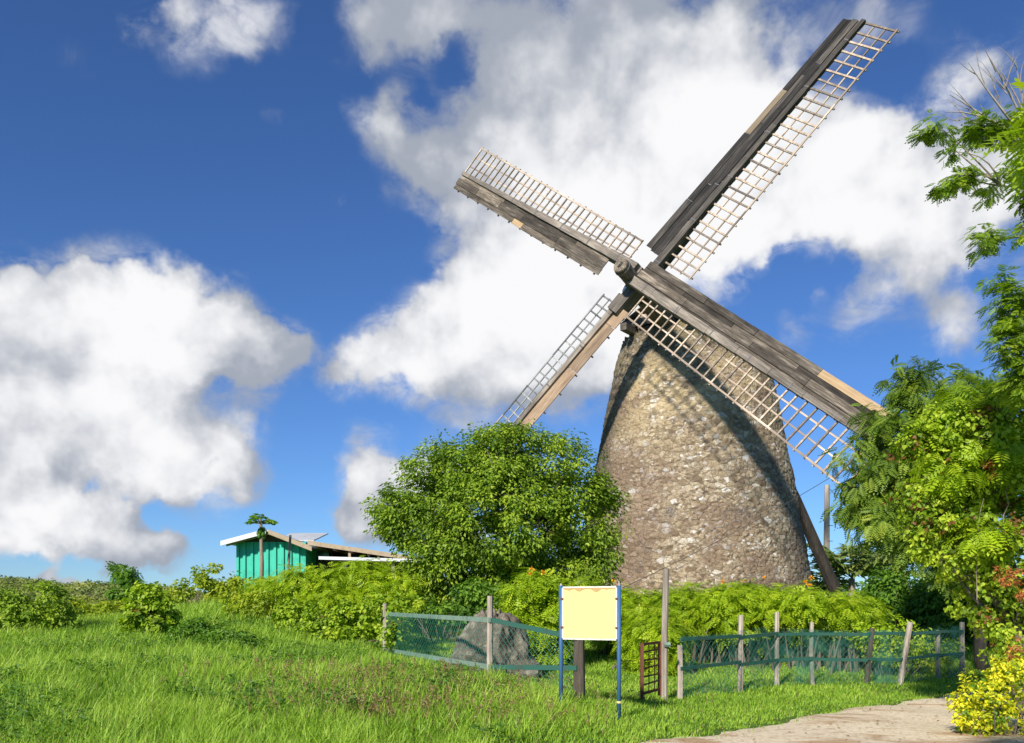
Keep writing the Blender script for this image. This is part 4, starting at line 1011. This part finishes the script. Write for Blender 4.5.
mb.bar((0, 0, gh - .02), (dx, dy, gh - .02), .03, .04); mb.bar((0, 0, .12), (dx, dy, .12), .03, .04); mb.build('gate_frame', M['rust'], gate)
mb = MB()
for q in range(1, 6): z = .12 + (gh - .14) * q / 6; mb.bar((0, 0, z), (dx, dy, z + .02 * (q % 2)), .02, .022)
mb.build('cross_bar', M['rust'], gate)
mb = MB()
for q in (.38, .7): t_ = q; mb.bar((dx * t_, dy * t_, .12), (dx * t_, dy * t_, gh - .02), .014, .014, (0, 1, 0))
mb.build('upright_bar', M['rust'], gate)

# sign
YS = 11.0; s0 = at(561, 640, YS); s1 = at(619, 640, YS - .35); gs = float(gz(s0[0], YS))
sign = thing('sign_board', (s0[0], YS, gs), 'blank cream sign board on two blue posts in the grass', 'sign'); org = np.array(sign.location)
dS = s1 - s0; dS[2] = 0; wS = np.linalg.norm(dS); dS /= wS; nS = np.array([dS[1], -dS[0], 0])
for p_, nm in ((s0, 0), (s1, 1)):
    zt = at(0, 585.5, p_[1])[2]; zb_ = float(gz(p_[0], p_[1])) - .1
    mb = MB(); mb.tube([(p_[0], p_[1], zb_), (p_[0], p_[1], zt)], .027, 10, .5)
    o = mb.build('post', M['blue'], sign, smooth=True, origin=org)
    mb = MB(); mb.tube([(p_[0], p_[1], zt), (p_[0], p_[1], zt + .03 + .03 * nm)], [.022, .004], 8, .5); mb.build('post_cap', M['post'], o, origin=org)
    if nm:
        mb = MB(); mb.tube([(p_[0], p_[1], zb_ + .32), (p_[0], p_[1], zb_ + .345)], .029, 10, .5); mb.build('yellow_band', M['sign'], o, origin=org)
zt, zb_ = at(0, 588, YS)[2], at(0, 638, YS)[2]
c = (s0 + s1) / 2; c[2] = (zt + zb_) / 2; half = wS / 2 - .032
mb = MB(); mb.box(c, (half, .012, (zt - zb_) / 2), (dS, nS, (0, 0, 1))); panel = mb.build('panel', M['sign'], sign, origin=org)
mb = MB()
for z in (zt + .008, zb_ - .008): mb.box((c[0], c[1], z), (half, .018, .009), (dS, nS, (0, 0, 1)))
for s_ in (-1, 1): mb.box(c + dS * s_ * (half + .004), (.008, .018, (zt - zb_) / 2 - .002), (dS, nS, (0, 0, 1)))
mb.build('frame', M['signframe'], sign, origin=org)
V, T3 = [], []; nn = 40                # torn paper left along the top edge
for q in range(nn + 1):
    t_ = q / nn; dep = .014 + .05 * max(0, math.sin(t_ * math.pi * 2.2) ** 2) * (0.5 + .5 * math.sin(t_ * 23)) + rng.random() * .006
    b_ = c + dS * (-half + 2 * half * t_) + nS * .0145; V.append((b_[0], b_[1], zt - .001)); V.append((b_[0], b_[1], zt - dep))
Qd = np.array([[2 * q, 2 * q + 1, 2 * q + 3, 2 * q + 2] for q in range(nn)])
mesh_np('torn_edge', np.array(V), Qd, M['signpaper'], panel, origin=org)
for s_ in (-1, 1):
    for z in (zt - .14, zb_ + .14):
        mb = MB(); mb.box((c + dS * s_ * (half + .01)) * [1, 1, 0] + nS * .02 + [0, 0, z], (.018, .01, .012), (dS, nS, (0, 0, 1))); mb.build('bracket', M['rust'], sign, origin=org)

# utility pole and its cables
up_ = at(826, 600, 44); gu = float(gz(up_[0], 44)); ut = at(827, 485, 44)[2]
pole = thing('utility_pole', (up_[0], 44, gu), 'tall pale wooden pole right of the tower behind the tail pole', 'pole')
mb = MB(); mb.tube([(0, 0, -.2), (.03, 0, (ut - gu) / 2), (.06, 0, ut - gu)], [.17, .15, .13], 10, .6); mb.build('pole', M['post'], pole)
for q in range(6):
    mb = MB(); mb.tube([(.0, -.14, 1.2 + q * .8), (.30, -.14, 1.2 + q * .8)], .018, 5); mb.build('step_iron', M['iron'], pole)
def cable(p, q, sag, lab, r=.012):
    s_ = np.linspace(0, 1, 24)[:, None]; P = p * (1 - s_) + q * s_; P[:, 2] -= sag * 4 * (s_ * (1 - s_))[:, 0]
    mb = MB(); mb.tube(P, r, 5, .5); tag(mb.build('cable', M['cable'], origin=None), lab, 'cable')
cable(at(836, 474, 24), at(622, 588, 24), .12, 'thin cable sloping across the front of the stone tower', .009)
cable(at(827, 486, 44), at(980, 600, 50), .8, 'thin cable running down right from the pale pole', .014)

# boulder
YB = 15.8; bb = at(490, 680, YB); gb = float(gz(bb[0], YB))
NUb, NVb = 120, 70
V = []
for a in range(NVb):
    ph = math.pi * a / (NVb - 1)
    for b in range(NUb):
        t_ = 2 * math.pi * b / NUb; d = Vector((math.sin(ph) * math.cos(t_), math.sin(ph) * math.sin(t_), math.cos(ph)))
        r_ = 1 + .24 * mnoise.noise(d * 1.6 + Vector((3, 1, 2))) + .12 * mnoise.noise(d * 4.1) + .035 * mnoise.noise(d * 7) + .012 * mnoise.noise(d * 20)
        r_ += .09 * (.5 - abs(mnoise.noise(d * 2.6 + Vector((7, 1, 4)))) * 2)
        x, y, z = d.x * .70 * r_, d.y * .6 * r_, d.z * .98 * r_
        if z > 0: x = x * (1 - .34 * min(1, z / .95)) + .12 * z      # shoulders slope to a peak right of centre
        x += .0
        V.append((x, y, z + .28))
V = np.array(V)
i = (np.arange(NVb - 1)[:, None] * NUb); j = np.arange(NUb)[None]; k = (j + 1) % NUb
Qb = np.stack([i + j, i + NUb + j, i + NUb + k, i + k], -1).reshape(-1, 4)
o = mesh_np('boulder', V, Qb, M['rock'], smooth=False); o.location = (bb[0], YB, gb + .05)
tag(o, 'big rough grey boulder behind the wire fence', 'boulder')
def nub(px, py, Y, r, lab):
    q0 = at(px, py, Y); V = []
    for a in range(24):
        for b in range(36):
            ph = math.pi * a / 23; t_ = 2 * math.pi * b / 36; d = Vector((math.sin(ph) * math.cos(t_), math.sin(ph) * math.sin(t_), math.cos(ph)))
            r_ = r * (1 + .3 * mnoise.noise(d * 1.7 + Vector((px, 0, 0))) + .1 * mnoise.noise(d * 6)); V.append((d.x * r_ * 1.15, d.y * r_, d.z * r_))
    i = (np.arange(23)[:, None] * 36); j = np.arange(36)[None]; k = (j + 1) % 36
    o = mesh_np('rock', np.array(V), np.stack([i + j, i + 36 + j, i + 36 + k, i + k], -1).reshape(-1, 4), M['rock']); o.location = (q0[0], Y, float(gz(q0[0], Y)) + r * .4); tag(o, lab, 'rock')
nub(526, 666, 15.4, .26, 'smaller pale rock leaning at the right foot of the big boulder')
nub(451, 672, 13.9, .10, 'small dark stone at the fence left of the big boulder')

# ------------------------------------------------------------------ grass
def grass_pts(n, xr, yr, power=1.0):
    y = yr[0] + (yr[1] - yr[0]) * rng.random(n) ** power
    x = rng.uniform(-.68, .68, n) * (y + .6)
    return x, y
n = 520000
x, y = grass_pts(n, None, (5.0, 34), 1.15)
side = road_side(x, y)
eg = np.array([mnoise.noise(Vector((a * 2.2, b * 2.2, 9))) for a, b in zip(x, y)]); onroad = (side < -.08 + .35 * eg) & (side > -3.45)
dens_n = np.array([mnoise.noise(Vector((a * .5, b * .5, 0))) for a, b in zip(x[::1], y[::1])])
keep = (~onroad | ((side > -.45) & (rng.random(n) < .10))) & (rng.random(n) < .75 + .5 * dens_n)
keep &= ~((np.abs(x - 7.2) < 4) & (y > 30))
x, y, side, dn = x[keep], y[keep], side[keep], dens_n[keep]; n = len(x)
# tall meadow on the left, mown verge and yard on the right of the fence line
fx = np.interp(y, [5, 10, 11.5, 12.0, 13, 18, 22, 34], [-2.0, 1.2, 1.3, .8, -.3, -2.7, -4, -4])
tall = np.clip((fx - x) / .9 + .3, 0, 1)
edge = np.clip(side / 1.2, .15, 1)
clump = np.array([mnoise.noise(Vector((a * 1.7, b * 1.7, 5))) for a, b in zip(x, y)])
hgt = (.08 + .17 * tall) * (.7 + .6 * rng.random(n)) * (.75 + .25 * edge) * (1 + .6 * clump)
hgt = np.where(side < 0, np.minimum(hgt, .07), hgt)
wid = (.005 + .0009 * y) * rng.uniform(.5, 1.3, n)
z = gz(x, y)
az = rng.uniform(0, 2 * np.pi, n); al = np.stack([np.cos(az), np.sin(az), np.zeros(n)], 1)
up = unit(np.stack([rng.normal(.10, .24, n), rng.normal(0, .24, n), np.ones(n)], 1))
frm = frames(up, al); frm2 = frm
tint = np.clip(.5 + clump * .35 + dn * .3 + rng.normal(0, .17, n) + .08 * tall, .08, 1)
tint = np.where(rng.random(n) < .025 + .05 * np.clip(-dn, 0, 1), 0.0, tint)
v, f, t = scatter(blade_t(.5), np.stack([x, y, z - .01], 1), frm2, np.stack([wid, hgt, hgt], 1), tint)
tag(mesh_np('grass', v, f, M['grass'], tint=t), 'bright green meadow grass covering the slope and road verge', 'grass', kind='stuff')

# rusty seed heads among the grass near the bottom of the slope
P = []; n = 700
wx = rng.normal(0, 1, n); wy = rng.random(n)
ys_ = 9.0 + 4.5 * wy; xs_ = (rng.normal(400, 95, n) - 512) / FPX * ys_
ok = road_side(xs_, ys_) > .5; xs_, ys_ = xs_[ok], ys_[ok]
mb = MB(); pos, al, tt = [], [], []
for a, b in zip(xs_, ys_):
    g0 = float(gz(a, b)); h = rng.uniform(.18, .38); ln = rng.normal(0, .07, 2)
    mb.tube([(a, b, g0), (a + ln[0] * .5, b + ln[1] * .5, g0 + h * .6), (a + ln[0], b + ln[1], g0 + h)], [.003, .0025, .0015], 3, .5, cap=False)
    for _ in range(11):
        s_ = rng.uniform(.5, 1.02); pos.append((a + ln[0] * s_, b + ln[1] * s_, g0 + h * s_)); al.append(rng.normal(0, 1, 3) + [0, 0, .8])
pos, al = np.array(pos), np.array(al)
v, f, t = scatter(leaf_t(.25), pos, frames(rng.normal(0, 1, pos.shape), al), rng.uniform(.02, .05, len(pos)), rng.random(len(pos)))
mb.V.append(v); mb.T.append(f + mb.n); mb.t.append(t); mb.n += len(v)
tag(mb.build('dry_weeds', M['weed']), 'reddish brown dry seed heads among the grass on the slope', 'weeds', kind='stuff')

# broad-leaved weeds in patches through the meadow
n = 9000; yy = 6.5 + 16 * rng.random(n) ** .8; xx = rng.uniform(-.66, .2, n) * yy
wm = np.array([mnoise.noise(Vector((a * .45, b * .45, 21))) for a, b in zip(xx, yy)])
ffx = np.interp(yy, [5, 10, 11.5, 12.0, 13, 18, 22, 34], [-2.0, 1.2, 1.3, .8, -.3, -2.7, -4, -4])
ok = (wm > .08) & (xx < ffx) & (road_side(xx, yy) > .3); xx, yy = xx[ok], yy[ok]; n = len(xx); m_ = 7
px_ = np.repeat(xx, m_) + rng.normal(0, .04, n * m_); py_ = np.repeat(yy, m_) + rng.normal(0, .04, n * m_)
pos = np.stack([px_, py_, gz(px_, py_) + rng.uniform(.10, .26, n * m_)], 1)
v, f, t = scatter(leaf_t(.3), pos, frames(rng.normal(0, .4, pos.shape) + [0, -.2, 1], rng.normal(0, 1, pos.shape)), rng.uniform(.035, .085, len(pos)), np.clip(rng.normal(.35, .2, len(pos)), 0, 1))
tag(mesh_np('weeds', v, f, M['bush'], tint=t), 'patches of small darker green broad-leaved weeds in the meadow', 'weeds', kind='stuff')

# leaf litter and pebbles on the road
n = 1500
k = rng.integers(0, 199, n); s_ = rng.random(n); pr = EL[k] + nr[k] * (s_ * 3.3 + .05)[:, None] + rng.normal(0, .05, (n, 2))
kp = (pr[:, 1] > 6); pr = pr[kp]; n = len(pr)
pos = np.stack([pr[:, 0], pr[:, 1], gz(pr[:, 0], pr[:, 1]) + .045], 1)
v, f, t = scatter(leaf_t(.3), pos, frames(rng.normal(0, .25, (n, 3)) + [0, 0, 1], rng.normal(0, 1, (n, 3))), rng.uniform(.02, .06, n), rng.random(n) * .7)
tag(mesh_np('leaf_litter', v, f, M['weed'], tint=t), 'brown fallen leaves scattered on the dirt road', 'leaf litter', kind='stuff')
